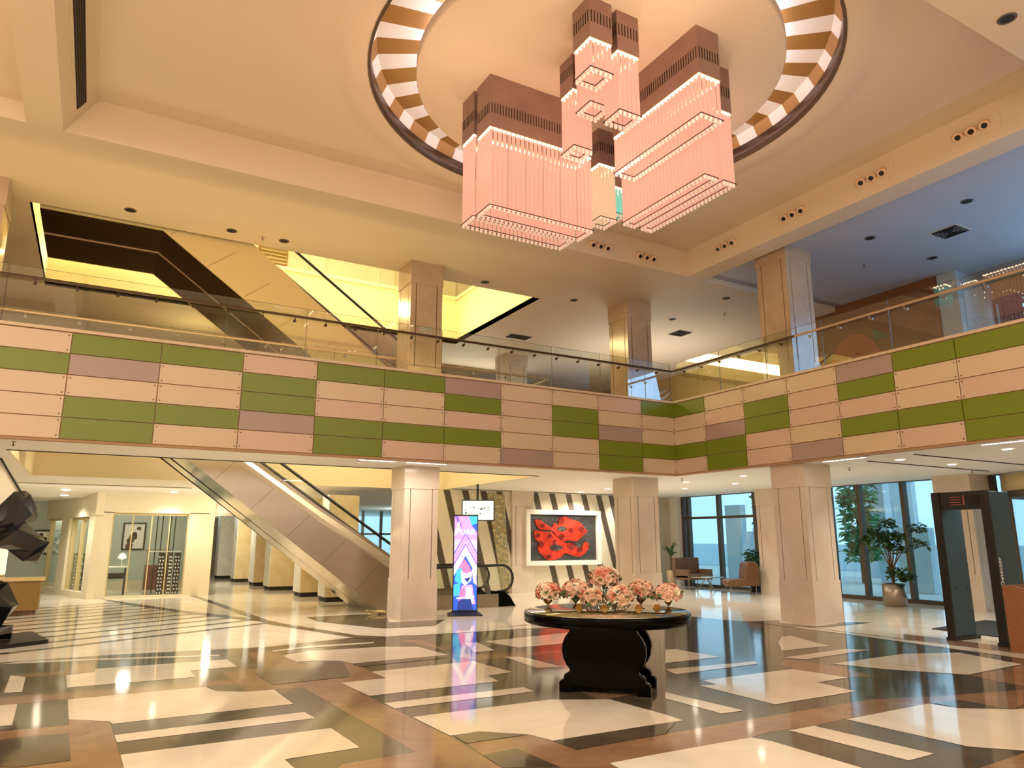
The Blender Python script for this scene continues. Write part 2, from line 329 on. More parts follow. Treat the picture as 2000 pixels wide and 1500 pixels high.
FLOOR_CREAM=[[(-0.858, 11.677), (-0.621, 11.827), (1.686, 11.136), (1.678, 10.996), (0.193, 11.44), (-0.606, 11.61)], [(0.191, 10.698), (1.718, 10.645), (1.737, 9.999), (1.198, 9.976), (1.205, 9.503), (-0.071, 9.525), (-0.102, 10.385), (0.194, 10.443)], [(-0.046, 8.847), (1.227, 8.834), (1.289, 8.559), (1.559, 8.352), (1.833, 8.321), (1.853, 7.526), (0.317, 7.515), (0.294, 7.628), (-0.016, 7.88)], [(0.321, 7.091), (1.86, 7.139), (1.883, 6.851), (0.333, 6.84)], [(0.346, 6.445), (1.911, 6.441), (1.938, 5.76), (1.37, 5.731), (1.382, 5.508), (1.496, 5.069), (0.365, 5.716)], [(2.419, 10.623), (2.818, 10.86), (3.918, 10.731), (4.355, 10.479), (4.425, 9.556), (3.064, 9.527), (2.998, 9.774), (2.732, 9.96), (2.465, 10.0)], [(2.384, 11.149), (2.998, 11.368), (3.963, 11.301), (3.917, 11.168), (2.892, 11.157), (2.396, 11.026)], [(-0.666, 10.683), (-0.502, 10.46), (-0.47, 9.486), (-0.627, 9.525)], [(-0.604, 8.849), (-0.46, 8.828), (-0.43, 7.886), (-0.518, 7.888)], [(3.075, 8.826), (4.478, 8.921), (4.537, 7.984), (4.167, 7.902), (4.119, 7.553), (2.609, 7.515), (2.557, 8.332), (3.086, 8.357)], [(2.623, 7.129), (4.194, 7.128), (4.182, 6.886), (2.632, 6.861)], [(2.651, 6.463), (4.094, 6.469), (4.627, 6.182), (4.679, 5.425), (4.667, 5.179), (3.326, 5.184), (3.251, 5.442), (2.941, 5.73), (2.679, 5.726)], [(5.011, 9.039), (5.221, 8.918), (5.26, 7.97), (4.93, 8.071)], [(5.117, 10.474), (5.328, 10.466), (5.174, 9.598), (4.833, 9.601)], [(5.47, 10.5), (7.4, 10.805), (6.62, 9.72), (5.595, 9.658)], [(3.351, 4.499), (3.87, 4.506), (4.753, 4.488), (4.806, 4.336), (4.809, 3.546), (4.56, 3.316), (3.313, 4.136)], [(5.196, 4.49), (5.502, 4.485), (5.579, 3.5), (5.257, 3.491)], [(5.945, 4.498), (7.189, 4.507), (7.25, 4.253), (7.632, 3.974), (7.751, 3.94), (8.341, 3.95), (6.379, 3.072), (5.992, 3.482)], [(5.336, 6.171), (5.416, 5.18), (5.148, 5.196), (5.137, 5.946)], [(6.127, 6.459), (7.624, 6.462), (7.71, 5.76), (7.159, 5.745), (7.098, 5.221), (5.872, 5.218), (5.897, 6.261), (6.094, 6.206)], [(6.249, 7.21), (7.661, 7.087), (7.56, 6.936), (6.132, 6.889)], [(7.338, 8.448), (7.496, 8.397), (7.539, 7.581), (6.558, 7.561)], [(9.93, 8.582), (10.166, 8.601), (9.718, 7.53), (8.718, 7.553), (9.339, 8.148)], [(8.199, 7.113), (9.643, 7.219), (9.877, 6.983), (8.39, 6.866)], [(8.37, 6.469), (9.95, 6.517), (10.731, 6.198), (10.432, 5.25), (9.098, 5.182), (8.613, 5.849)], [(11.346, 9.825), (11.389, 8.495), (11.296, 6.619), (11.145, 5.572), (10.947, 5.477), (11.176, 8.339), (11.16, 9.667)], [(4.888, 12.259), (7.213, 11.988), (7.714, 11.374), (6.793, 11.598), (4.797, 11.708), (4.694, 11.767)], [(13.259, 6.997), (13.156, 6.539), (12.924, 6.428)]]
FLOOR_DARK2=[[(-0.307, 7.388), (0.001, 7.325), (0.029, 6.465), (-0.277, 6.457), (-0.396, 6.526), (-0.471, 7.36)], [(1.238, 8.85), (1.52, 8.835), (1.559, 8.352), (1.289, 8.559)], [(1.839, 9.442), (2.755, 9.413), (2.767, 8.643), (1.881, 8.594)], [(3.056, 9.5), (4.411, 9.528), (4.328, 9.345), (3.074, 9.229)], [(2.704, 5.712), (2.941, 5.73), (3.251, 5.442), (2.693, 5.458)], [(2.659, 5.12), (2.962, 5.145), (2.997, 4.583), (2.641, 4.787)], [(3.314, 5.191), (4.467, 5.184), (4.569, 5.162), (4.229, 4.914), (4.222, 4.905), (3.344, 4.888)], [(0.287, 23.257), (0.89, 21.388), (1.893, 18.398), (2.825, 16.175), (3.29, 14.845), (3.158, 14.851), (2.62, 15.977), (1.817, 17.969), (0.866, 20.688)], [(2.644, 24.206), (2.745, 22.926), (3.008, 18.453), (3.201, 14.897), (3.989, 12.175), (4.339, 11.816), (4.163, 11.665), (3.878, 11.83), (3.048, 14.637), (2.827, 18.559), (2.569, 23.03)], [(3.983, 15.502), (5.681, 15.487), (5.108, 13.77), (6.27, 13.726), (5.669, 12.859), (4.687, 12.884), (3.964, 14.639)], [(11.199, 10.471), (11.917, 10.312), (11.538, 9.989), (11.732, 9.302), (12.73, 9.474), (13.118, 9.178), (11.754, 9.128), (11.17, 9.435)], [(7.25, 4.49), (7.606, 4.452), (7.632, 3.974), (7.25, 4.253)], [(-5.602, 10.182), (3.294, 14.861), (3.238, 14.967), (-5.657, 10.289)], [(-5.923, 10.793), (3.063, 15.52), (3.008, 15.626), (-5.979, 10.899)], [(-6.244, 11.404), (2.83, 16.176), (2.774, 16.283), (-6.3, 11.51)], [(-6.565, 12.014), (2.562, 16.815), (2.506, 16.921), (-6.621, 12.121)], [(-6.886, 12.625), (2.295, 17.454), (2.239, 17.56), (-6.942, 12.731)], [(-7.208, 13.236), (2.027, 18.093), (1.971, 18.199), (-7.263, 13.342)], [(-7.529, 13.846), (1.787, 18.746), (1.731, 18.852), (-7.585, 13.953)], [(-7.85, 14.457), (1.564, 19.409), (1.508, 19.515), (-7.906, 14.563)], [(-8.171, 15.068), (1.342, 20.072), (1.286, 20.178), (-8.227, 15.174)], [(-8.492, 15.679), (1.12, 20.734), (1.064, 20.84), (-8.548, 15.785)], [(-8.814, 16.289), (0.898, 21.397), (0.842, 21.503), (-8.869, 16.395)]]

# ================================================================ the setting
Z2 = 7.45; ZS = 3.02; ZT = 8.08; ZF = 4.38; ZB = 3.05; ZC = 4.72
YA = 12.9; XC = 11.77
def poly_layer(mb, polys, z, mi):
    for k, p in enumerate(polys):
        mb.quad([(x, y, z) for x, y in p], mi)
mb = MB()
mb.quad([(-9, -5, 0), (18.3, -5, 0), (18.3, 37, 0), (-9, 37, 0)], 0)
def ccw(p):
    a = sum(p[i][0]*p[(i+1) % len(p)][1]-p[(i+1) % len(p)][0]*p[i][1] for i in range(len(p)))
    return p if a > 0 else p[::-1]
for lay, mi, z in ((FLOOR_DARK, 1, .0006), (FLOOR_BROWN, 2, .0012), (FLOOR_CREAM, 0, .0024), (FLOOR_DARK2, 1, .0040)):
    for p in lay:
        z += .00005
        pv = [Vector(q) for q in ccw(p)]
        cv, ce, cf = delaunay_2d_cdt(pv, [], [list(range(len(pv)))], 1, 1e-5)[:3]
        fs_ = []
        for f in cf:
            ar = sum(cv[f[i]].x*cv[f[(i+1) % len(f)]].y-cv[f[(i+1) % len(f)]].x*cv[f[i]].y for i in range(len(f)))
            fs_.append(tuple(f) if ar > 0 else tuple(f)[::-1])
        mb.add([(v.x, v.y, z) for v in cv], fs_, mi)
# continuation of the pattern behind the viewer
for i in range(4):
    for j in range(4):
        x, y = -6+i*3.1, -4.6+j*1.9
        if x > 2 and y > 0: continue
        mb.quad([(x, y, .0012), (x+2.2, y, .0012), (x+2.2, y+.5, .0012), (x, y+.5, .0012)], 1+(i+j) % 2)
for f0 in range(len(mb.f)): pass
struct(mb.build('floor', [M['floor_cream'], M['floor_dark'], M['floor_brown']], origin=(0, 0, 0)))

# floor slab of the gallery with its opening for the escalators, L-shaped
VX0, VX1, VY0, VY1 = -1.4, 9.0, 14.6, 20.2
mb = MB()
def slab(x0, y0, x1, y1, za, zb): mb.box(x0, y0, za, x1, y1, zb)
slab(-9, YA+.16, 18, VY0, ZS, ZF); slab(-9, VY0, VX0, VY1, ZS, ZF); slab(VX1, VY0, 18, VY1, ZS, ZF)
slab(-9, VY1, 18, 24.2, ZS, ZF); slab(XC+.16, -4.8, 18, YA+.16, ZS, ZF)
struct(mb.build('ceiling', M['soffit'], origin=(0, 0, 0)))['label'] = 'white soffit under the gallery'
mb = MB().prism([(-9, 24.2, 3.02), (-9, 24.2, 3.2), (-9, 37, 3.0), (-9, 37, 2.7)], (27, 0, 0)); 
mb = MB().box(-9, 24.2, 2.74, 18, 37, 3.1)
struct(mb.build('ceiling', M['soffit'], origin=(0, 0, 0)))
# gentle drop of the soffit behind the escalators
mb = MB().prism([(-9, 20.2, 3.02), (-9, 24.2, 2.72), (-9, 24.2, 3.0)], (20.3, 0, 0))
struct(mb.build('ceiling', M['soffit'], origin=(0, 0, 0)))
# gallery floor finish
mb = MB()
for (x0, y0, x1, y1) in ((-9, YA+.3, 18, VY0), (-9, VY0, VX0, VY1), (VX1, VY0, 18, VY1), (-9, VY1, 18, 24.2), (XC+.3, -4.8, 18, YA+.3)): mb.box(x0, y0, ZF, x1, y1, ZF+.012)
struct(mb.build('floor', M['carpet'], origin=(0, 0, 0)))
# warm painted cheeks of the lower opening
mb = MB()
mb.box(VX0, VY1-.03, ZS, VX1, VY1-.001, ZF+.1); mb.box(VX1-.03, VY0, ZS, VX1-.001, VY1, ZF); mb.box(VX0+.001, VY0, ZS, VX0+.03, VY1, ZF)
mb.box(VX0, VY0+.001, ZS, VX1, VY0+.02, ZF)
struct(mb.build('trim_1', flat('void_paint', '#F2E4BE', .6), origin=(0, 0, 0)))
mb = MB().box(VX0, VY0-.05, ZS-.012, VX1, VY0, ZS-.001)
struct(mb.build('trim_2', M['ventd'], origin=(0, 0, 0)))

# upper ceiling with coffer and well opening
TX0, TX1, TY0, TY1 = -1.0, 11.25, 3.8, 11.65
OX0, OX1, OY0, OY1 = -1.6, 9.12, 14.62, 19.58
mb = MB()
def top(x0, y0, x1, y1, z=Z2, t=.15): mb.box(x0, y0, z, x1, y1, z+t)
top(-9, TY1, 18, OY0); top(-9, OY0, OX0, OY1); top(OX1, OY0, 18, OY1); top(-9, OY1, 18, 24.2)
top(-9, -5, 18, TY0); mb.box(TX1+.14, TY0, Z2, 11.75, TY1, Z2+.3)
top(-1.45, TY0, TX0, TY1); top(-9, TY0, -1.45, TY1, Z2+.3)
mb.box(-1.46, TY0, Z2, -1.45, TY1, Z2+.45); mb.box(-9, TY1-.004, Z2+.002, -1.45, TY1+.1, Z2+.45); mb.box(-9, TY0-.1, Z2+.002, -1.45, TY0+.004, Z2+.45)
struct(mb.build('ceiling', M['ceil'], origin=(0, 0, 0)))['label'] = 'peach upper ceiling'
mb = MB(); top(11.75, TY0, 18, TY1, Z2+.12, .1); struct(mb.build('ceiling', M['ceilg'], origin=(0, 0, 0)))['label'] = 'ceiling over the right gallery, its dimness put into the grey colour'
# coffer sides
mb = MB()
mb.box(TX0-.1, TY1-.004, Z2+.002, TX1+.14, TY1+.14, ZT+.1); mb.box(TX1-.004, TY0, Z2, TX1+.14, TY1, ZT+.1); mb.box(TX0, TY0-.14, Z2+.001, TX1, TY0+.004, ZT+.1)
mb.prism([(TX0, TY0, Z2), (-.6, TY0, ZT), (-1.1, TY0, ZT)], (0, TY1-TY0, 0))
struct(mb.build('trim_3', M['ceil'], origin=(0, 0, 0)))
# coffer ceiling with the soft round lip
CX, CY = 5.78, 7.60
mb = MB(); n = 96
outer = []
for k in range(n):
    a = 2*math.pi*k/n; dx, dy = math.cos(a), math.sin(a)
    tx = ((TX1-CX) if dx > 0 else (CX-(-1.1)))/max(abs(dx), 1e-6); ty = ((TY1-CY) if dy > 0 else (CY-TY0))/max(abs(dy), 1e-6)
    s_ = min(tx, ty)+.02; outer.append((CX+dx*s_, CY+dy*s_, ZT))
prof = [(3.95, 8.08), (3.86, 8.075), (3.78, 8.055), (3.70, 8.03), (3.6, 8.01), (3.45, 8.0), (3.31, 7.995)]
rings = [outer]+[[(CX+r*math.cos(2*math.pi*k/n), CY+r*math.sin(2*math.pi*k/n), z) for k in range(n)] for r, z in prof]
vs = [v for rg in rings for v in rg]
fs = [(i*n+k, i*n+(k+1) % n, (i+1)*n+(k+1) % n, (i+1)*n+k) for i in range(len(rings)-1) for k in range(n)]
mb.add(vs, fs, 0, True)
# corners of the rectangle
for cxx, cyy in ((TX1+.02, TY1+.02), (-1.12, TY1+.02), (TX1+.02, TY0-.02), (-1.12, TY0-.02)):
    q = sorted(range(n), key=lambda k: (outer[k][0]-cxx)**2+(outer[k][1]-cyy)**2)[:2]
    pass
for bx, by in ((TX1-1.0, TY1-.7), (TX1-1.0, TY0), (-1.1, TY1-.7), (-1.1, TY0)): mb.box(bx, by, ZT+.003, bx+1.02, by+.71, ZT+.05)
struct(mb.build('ceiling', M['ceil'], origin=(0, 0, 0)))['label'] = 'coffer ceiling with round lip'
mb = MB().lathe([(3.33, 7.985), (3.29, 7.985), (3.29, 8.22), (3.33, 8.22), (3.33, 7.985)], (CX, CY, 0), 96)
struct(mb.build('trim_4', M['ringdark'], origin=(0, 0, 0)))
# central disc the lamps hang from
mb = MB().lathe([(.001, 8.0), (2.6, 8.0), (2.62, 8.02), (2.62, 8.16), (.001, 8.16)], (CX-.04, CY, 0), 96)
struct(mb.build('ceiling', M['ceil'], origin=(0, 0, 0)))['label'] = 'round ceiling disc over the lamps'
# striped lit annulus
mb = MB(); ns = 58; rnd = random.Random(3)
ang = 0; k = 0; edges = []
for k in range(ns):
    edges.append((2*math.pi*(k+rnd.uniform(-.12, .12))/ns, 2*math.pi*(k+.0)/ns+rnd.uniform(-.02, .02)))
ri, rm, ro = 2.3, 3.22, 3.325
for k in range(ns):
    a0, b0 = edges[k]; a1, b1 = edges[(k+1) % ns]
    if k == ns-1: a1 += 2*math.pi; b1 += 2*math.pi
    for (r0, z0, s0), (r1, z1, s1) in (((ri, 8.44, 'b'), (rm, 8.40, 'a')), ((rm, 8.40, 'a'), (ro, 8.20, 'a'))):
        A0 = b0 if s0 == 'b' else a0; A1 = b1 if s0 == 'b' else a1; B0 = b0 if s1 == 'b' else a0; B1 = b1 if s1 == 'b' else a1
        mb.quad([(CX+r0*math.cos(A0), CY+r0*math.sin(A0), z0), (CX+r1*math.cos(B0), CY+r1*math.sin(B0), z1), (CX+r1*math.cos(B1), CY+r1*math.sin(B1), z1), (CX+r0*math.cos(A1), CY+r0*math.sin(A1), z0)], k % 2)
struct(mb.build('trim_6', [M['white'], M['gold']], origin=(0, 0, 0)))['label'] = 'ring of gold and white radial stripes'
mb = MB().lathe([(2.0, 8.50), (3.4, 8.66)], (CX, CY, 0), 48)
struct(mb.build('ceiling', M['white'], origin=(0, 0, 0)))
# ring of cove lamps on top of the disc that light the stripes
mb = MB().lathe([(2.42, 8.17), (2.46, 8.17), (2.46, 8.20), (2.42, 8.20), (2.42, 8.17)], (CX, CY, 0), 64)
o = mb.build('cove_lamp_ring', emis('cool_cove', (.86, .80, 1.0), 17), origin=(CX, CY, 8.17)); struct(o)
# roofs
mb = MB().box(-9, -5, 8.75, 18, 14.4, 8.9); struct(mb.build('ceiling', M['white'], origin=(0, 0, 0)))

# well through the upper storey
mb = MB(); zt = 8.9; t_ = .15
mb.box(OX0-t_, OY1, Z2+.001, OX1+t_, OY1+t_, zt); mb.box(OX1, OY0, Z2+.001, OX1+t_, OY1, zt); mb.box(OX0-t_, OY0, Z2+.001, OX0, OY1, zt); mb.box(OX0-t_, OY0-t_, Z2+.001, OX1+t_, OY0, zt)
mb.box(OX0-.02, OY1-.05, zt-.05, OX1, OY1, zt+.06); mb.box(OX1-.05, OY0, zt-.05, OX1, OY1, zt+.06)
struct(mb.build('wall_well', flat('well_paint', '#F2E2B0', .6), origin=(0, 0, 0)))
mb = MB().box(-5, 22.5, 8.9, 14, 22.6, 12); mb.box(OX1+3.2, 14, 8.9, OX1+3.3, 22.5, 12); mb.box(-5, 14.3, 8.9, 14, 14.4, 12); mb.box(-5, 14.4, 8.9, -4.9, 22.5, 12); mb.box(-5, 14.3, 12, 14, 22.6, 12.1)
mb.box(-5, OY1+t_, 8.8, 14, 22.5, 8.9); mb.box(OX1+t_, 14.4, 8.8, 14, 22.5, 8.9); mb.box(-5, 14.4, 8.8, OX0-t_, 22.5, 8.9)
for x in (2.9, 5.2, 7.6, 9.9): mb.box(x, 22.38, 8.9, x+.5, 22.5, 12)
struct(mb.build('wall_upper_storey', flat('storey_paint', '#EFE6C8', .6), origin=(0, 0, 0)))
for i, x in enumerate((3.6, 8.35)):
    mb = MB().box(x, 22.42, 9.2, x+.9, 22.49, 11.2, 1)
    for k in range(16): mb.box(x+.05, 22.36, 9.26+k*.12, x+.85, 22.43, 9.31+k*.12, 0)
    struct(mb.build('trim_%d' % (20+i), [M['louver'], M['gold']]))

# enclosing walls of the hall
mb = MB().box(-9.1, -5, 0, -9, 37, 8.9); struct(mb.build('wall_left', M['ceil'], origin=(0, 0, 0)))
mb = MB().box(-9, -5.1, 0, 18, -5, 8.9); struct(mb.build('wall_behind', M['ceil'], origin=(0, 0, 0)))
mb = MB().box(-9, 37, 0, 6.2, 37.1, 4); struct(mb.build('wall_far', M['mwall'], origin=(0, 0, 0)))
mb = MB().box(-9, 24.2, ZF, 18, 24.3, Z2+.1); struct(mb.build('wall_gallery_far', flat('gallery_wall', '#8A6A3C', .6), origin=(0, 0, 0)))
# dark doors on the gallery's far wall
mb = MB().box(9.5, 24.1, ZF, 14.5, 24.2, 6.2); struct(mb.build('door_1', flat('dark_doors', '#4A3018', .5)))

# right side wall: ground floor between windows, upper floor
WX = 18.0
mb = MB()
mb.box(WX, -5, 0, WX+.2, 6.3, ZF); mb.box(WX, 19.55, 0, WX+.2, 37, ZF); mb.box(WX, 13.55, 0, WX+.2, 15.0, 3.02); mb.box(WX, 9.2, 0, WX+.2, 10.15, 3.02)
mb.box(WX, 6.3, 3.1, WX+.2, 19.55, ZF)
struct(mb.build('wall_right', M['mwall'], origin=(0, 0, 0)))
mb = MB()
mb.box(WX, 8.6, ZF, WX+.2, 24.3, Z2+.2); mb.box(WX, -5, ZF, WX+.2, 1.8, Z2+.2); mb.box(WX, 1.8, 7.1, WX+.2, 8.6, Z2+.2); mb.box(WX, 1.8, ZF, WX+.2, 8.6, ZF+.4)
struct(mb.build('wall_right_upper', flat('slat_wall', '#A68642', .6), origin=(0, 0, 0)))
# brown mural block on the gallery
mb = MB().box(16.45, 9.0, ZF, WX, 13.4, Z2+.12)
bw = struct(mb.build('wall_mural', M['mural'], origin=(16.45, 11, ZF)))
mb = MB(); c0 = (11.2, 5.35); pts = [(16.44, c0[0]+.85*math.cos(a*math.pi/14), c0[1]+1.35*math.sin(a*math.pi/14)) for a in range(15)]
mb.prism(pts, (-.015, 0, 0)); mb.build('orange_arc', M['orange'], bw)
mb = MB().prism([(16.44, 10.66, 6.40), (16.44, 10.64, 6.72), (16.44, 10.22, 6.42)], (-.015, 0, 0)); mb.build('green_triangle', M['green2'], bw)
mb = MB().box(16.5, 8.55, ZF, WX, 8.99, Z2+.12); struct(mb.build('wall_pale_return', flat('pale_return', '#A9B2B4', .6)))

# ---- windows
def window(name, y0, y1, mull, cross=None, z1=3.06, x=WX):
    fr = MB(); fr.box(x-.06, y0, 0, x+.08, y1, .1); fr.box(x-.06, y0, z1-.06, x+.08, y1, z1+.06)
    for y in mull: fr.box(x-.07, y-.055, .1, x+.09, y+.055, z1-.06)
    if cross: fr.box(x-.05, y0, cross-.04, x+.07, y1, cross+.04)
    o = struct(fr.build(name, M['mullion'], origin=(x, (y0+y1)/2, 0)))
    g = MB().box(x+.005, y0, .1, x+.015, y1, z1-.06); g.build('pane', M['wglass'], o)
    return o
window('window_1', 15.0, 19.5, (19.45, 19.2, 17.76, 16.22, 15.05), 2.28)
window('window_2', 10.15, 13.55, (10.2, 11.33, 12.58, 13.5))
o = window('window_3', 6.3, 9.2, (6.35, 9.15))
fr = MB(); fr.box(WX-.06, 1.8, ZF+.4, WX+.08, 8.6, ZF+.5); fr.box(WX-.06, 1.8, 7.0, WX+.08, 8.6, 7.1)
for y in (1.85, 3.5, 5.2, 6.9, 8.55): fr.box(WX-.07, y-.06, ZF+.4, WX+.09, y+.06, 7.1)
o = struct(fr.build('window_4', M['mullion'], origin=(WX, 5.2, ZF)))
MB().box(WX+.005, 1.8, ZF+.4, WX+.015, 8.6, 7.05).build('pane', M['wglass'], o)

# ---- columns
def column(x, y, sx=.82, sy=.82, z0=0, z1=ZS, base=.79, cap=.46, name='marble_column', mat='col', label=None, group='marble columns'):
    t = thing(name, label, 'column', (x+sx/2, y+sy/2, z0), group)
    g = .025
    MB().box(x, y, z0, x+sx, y+sy, z0+base).build('column_base', M[mat], t)
    mb = MB(); i = .06; mb.box(x+i, y+i, z0+base, x+sx-i, y+sy-i, z1-cap)
    w_ = .13; q = .014   # corner strips and centre panels leave a shadow groove in each face
    for (u, v) in ((x+q, y+q), (x+sx-w_, y+q), (x+q, y+sy-w_), (x+sx-w_, y+sy-w_)): mb.box(u, v, z0+base, u+w_-q, v+w_-q, z1-cap)
    mb.box(x+w_+.02, y+q, z0+base, x+sx-w_-.02, y+sy-q, z1-cap); mb.box(x+q, y+w_+.02, z0+base, x+sx-q, y+sy-w_-.02, z1-cap)
    mb.build('shaft', M[mat], t)
    MB().box(x, y, z1-cap, x+sx, y+sy, z1).build('capital', M[mat], t)
    return t
COLS = [('left of the digital poster, below the balcony', 5.35, 13.79, .76), ('behind the flower table, below the balcony corner', 11.05, 13.62, .78), ('pinkish, in front of the windows below the right balcony', 11.90, 9.46, .8),
        ('behind the escalator newels, beside the red relief', 11.0, 19.35, .78)]
for d, x, y, s_ in COLS:
    column(x, y, s_, s_, label='polished cream marble column on the ground floor, '+d, group='ground floor marble columns')
for d, x, y, s_, c_ in (('left of the upper escalator opening end', 5.35, 13.79, .76, .5), ('behind the balcony corner', 11.05, 13.62, .78, .45), ('in front of the dark blue ceiling on the right', 11.90, 9.46, .8, .28), ('small in the background behind the glass railing', 11.0, 19.7, .78, .4)):
    column(x, y, s_, s_, ZF+.012, Z2 if x < 11.8 else Z2+.12, .72, c_, mat='gcol', label='tall brownish marble column standing on the gallery, '+d, group='gallery marble columns')
column(-2.62, 13.74, .8, .8, ZF+.012, Z2, .72, .5, mat='gcol', label='brown marble column on the gallery at the left edge of the photo', group='gallery marble columns')
column(17.15, 14.55, .8, .9, label='narrow cream marble pillar between the two window walls, behind the pinkish column', group='ground floor marble columns')
column(17.15, 9.2, .8, .85, label='cream marble pillar behind the metal detector gate', group='ground floor marble columns')

# ---- balcony fronts clad with panels
COLR = {'c': 'p_cream', 'g': 'p_green', 'm': 'p_mauve', 'p': 'p_pink'}
LBL = {'g': 'green', 'm': 'mauve', 'c': 'cream', 'p': 'pinkish cream'}
LX = [-5.69, -4.42, -3.15, -1.87, -.6, .67, 1.96, 3.24, 4.52, 5.78, 7.05, 8.31, 9.53, 10.76, XC]
LP = ['cgccg', 'gcmcg', 'ccgcc', 'cgccc', 'gmcgg', 'gccgc', 'pggmp', 'gcpgg', 'gccgp', 'mgpgc', 'cpccm', 'cggcc', 'pcmgg', 'gccgc']
RY = [12.9, 11.85, 10.7, 9.56, 8.43, 7.32, 6.25, 5.15, 4.05, 2.95, 1.85]
RP = ['gccgp', 'cpmgg', 'cggpp', 'cppcm', 'mgpgc', 'gccgp', 'gcpgg', 'cggcc', 'mccgp', 'gcpgg']
SCREW = None
def cladding(wall, make, cols, pats):
    rh = (ZC-ZB)/5
    for i, pat in enumerate(pats):
        a, b_ = cols[i], cols[i+1]
        for r_, ch in enumerate(pat):
            zt_ = ZC-r_*rh; zb_ = zt_-rh
            o = make(a, b_, zb_, zt_, M[COLR[ch]], wall); o['label'] = LBL[ch]+' cladding panel'
            if ch in 'cp': screws(a, b_, zb_, zt_, wall, make)
def mk_left(a, b_, z0, z1, m, wall):
    g = .008; return MB().box(a+g, YA-.03, z0+g, b_-g, YA+.001, z1-g).build('cladding_panel', m, wall)
def mk_right(a, b_, z0, z1, m, wall):
    g = .008; return MB().box(XC-.03, b_+g, z0+g, XC+.001, a-g, z1-g).build('cladding_panel', m, wall)
ACC = {}
def screws(a, b_, z0, z1, wall, make):
    mb = ACC.setdefault(wall.name, MB())
    s = 1 if b_ > a else -1
    for u in (a+s*.045, b_-s*.045):
        for z in (z0+.05, z1-.05):
            if make is mk_left: mb.box(u-.009, YA-.036, z-.009, u+.009, YA-.03, z+.009)
            else: mb.box(XC-.036, u-.009, z-.009, XC-.03, u+.009, z+.009)
mb = MB().box(-9, YA, ZB-.03, XC+.16, YA+.16, ZC+.01)
wl = struct(mb.build('wall_balcony_left', M['seam'], origin=(0, YA, ZB))); wl['label'] = 'balcony front clad with green, cream and mauve panels'
mb = MB().box(XC, -4.8, ZB-.03, XC+.16, YA, ZC+.01)
wr = struct(mb.build('wall_balcony_right', M['seam'], origin=(XC, 5, ZB)))
cladding(wl, mk_left, LX, LP); cladding(wr, mk_right, RY, RP)
for nme, mbs in ACC.items(): mbs.build('screws', M['screw'], bpy.data.objects[nme])
MB().box(-9, YA-.05, ZC+.01, XC-.05, YA+.2, ZC+.06).build('coping', M['p_cream'], wl)
MB().box(XC-.05, -4.8, ZC+.01, XC+.2, YA+.2, ZC+.06).build('coping', M['p_cream'], wr)

# ---- stripe wall with the relief, marble wall, storefront walls
mb = MB().box(7.6, 19.45, 0, 16.2, 19.6, 3.0)
sw = struct(mb.build('wall_striped', flat('stripe_wall_paint', '#D8CDB4', .45), origin=(11, 19.45, 0)))
mb = MB()
for x in (8.1, 8.75, 9.35, 9.95, 10.5, 11.78, 12.4, 13.02, 13.62, 14.22, 14.72):
    mb.prism([(x, 19.449, 2.98), (x+.2, 19.449, 2.98), (x+1.0, 19.449, .0), (x+.8, 19.449, .0)], (0, -.012, 0))
mb.build('slanted_stripe', flat('dark_stripe', '#54483A', .35), sw)
MB().prism([(10.15, 19.44, 2.9), (10.75, 19.44, 2.9), (10.95, 19.44, .05), (10.7, 19.44, .05)], (0, -.05, 0)).build('crumpled_metal_strip', M['crumple'], sw)
mb = MB().box(16.2, 19.9, 0, 18, 20.0, 3.02); mb.box(16.2, 19.45, 0, 16.3, 19.9, 3.02); struct(mb.build('wall_marble_corner', M['mwall'], origin=(17, 20, 0)))
mb = MB().box(17.75, 19.5, 0, 18, 19.9, 3.02); struct(mb.build('trim_7', M['white']))

# storefront
sp = flat('store_cream', '#DCD2B4', .5)
mb = MB()
Y = 22.95
mb.box(.2, Y, 2.28, 2.9, Y+.25, 2.9); mb.box(.2, Y, 0, .44, Y+.25, 2.3); mb.box(2.36, Y, 0, 2.9, Y+.25, 2.3); mb.box(0.44, Y, 0, 2.36, Y+.2, .05)
struct(mb.build('wall_storefront', sp, origin=(1.4, Y, 0)))
mb = MB(); A = Vector((.2, Y, 0)); Bv = Vector((-2.4, Y+8.4, 0)); d = (Bv-A).normalized(); nn = Vector((-d.y, d.x, 0))*-.2
def seg(a, b2, z0, z1): 
    p = [A+d*a, A+d*b2, A+d*b2-nn, A+d*a-nn]; mb.prism([(q.x, q.y, z0) for q in p], (0, 0, z1-z0))
L_ = (Bv-A).length
seg(0, L_, 2.18, 2.9); seg(0, .45, 0, 2.2); seg(2.15, 2.85, 0, 2.2); seg(5.6, L_, 0, 2.2); seg(.45, 2.15, 0, .16); seg(2.85, 5.6, 0, .16)
struct(mb.build('wall_storefront_side', sp, origin=(0, Y, 0)))
for i, (a, b2) in enumerate(((.45, 2.15), (2.85, 5.6))):
    mb = MB(); 
    for (u0, u1, z0, z1) in ((a, a+.06, .12, 2.18), (b2-.06, b2, .12, 2.18), (a, b2, 2.12, 2.18), ((a+b2)/2, (a+b2)/2+.04, .12, 2.12)): seg_p = [A+d*u0, A+d*u1, A+d*u1-nn*.6, A+d*u0-nn*.6]; mb.prism([(q.x, q.y, z0) for q in seg_p], (0, 0, z1-z0))
    o = struct(mb.build('window_%d' % (5+i), M['louver'], origin=(0, Y, 0)))
    g = MB(); q_ = [A+d*a-nn*.2, A+d*b2-nn*.2, A+d*b2-nn*.25, A+d*a-nn*.25]; g.prism([(q.x, q.y, .12) for q in q_], (0, 0, 2.0)); g.build('pane', M['shopglass'], o)
mb = MB()
for x in (.44, .92, 1.4, 1.86, 2.33): mb.box(x, Y+.08, .05, x+.03, Y+.12, 2.28)
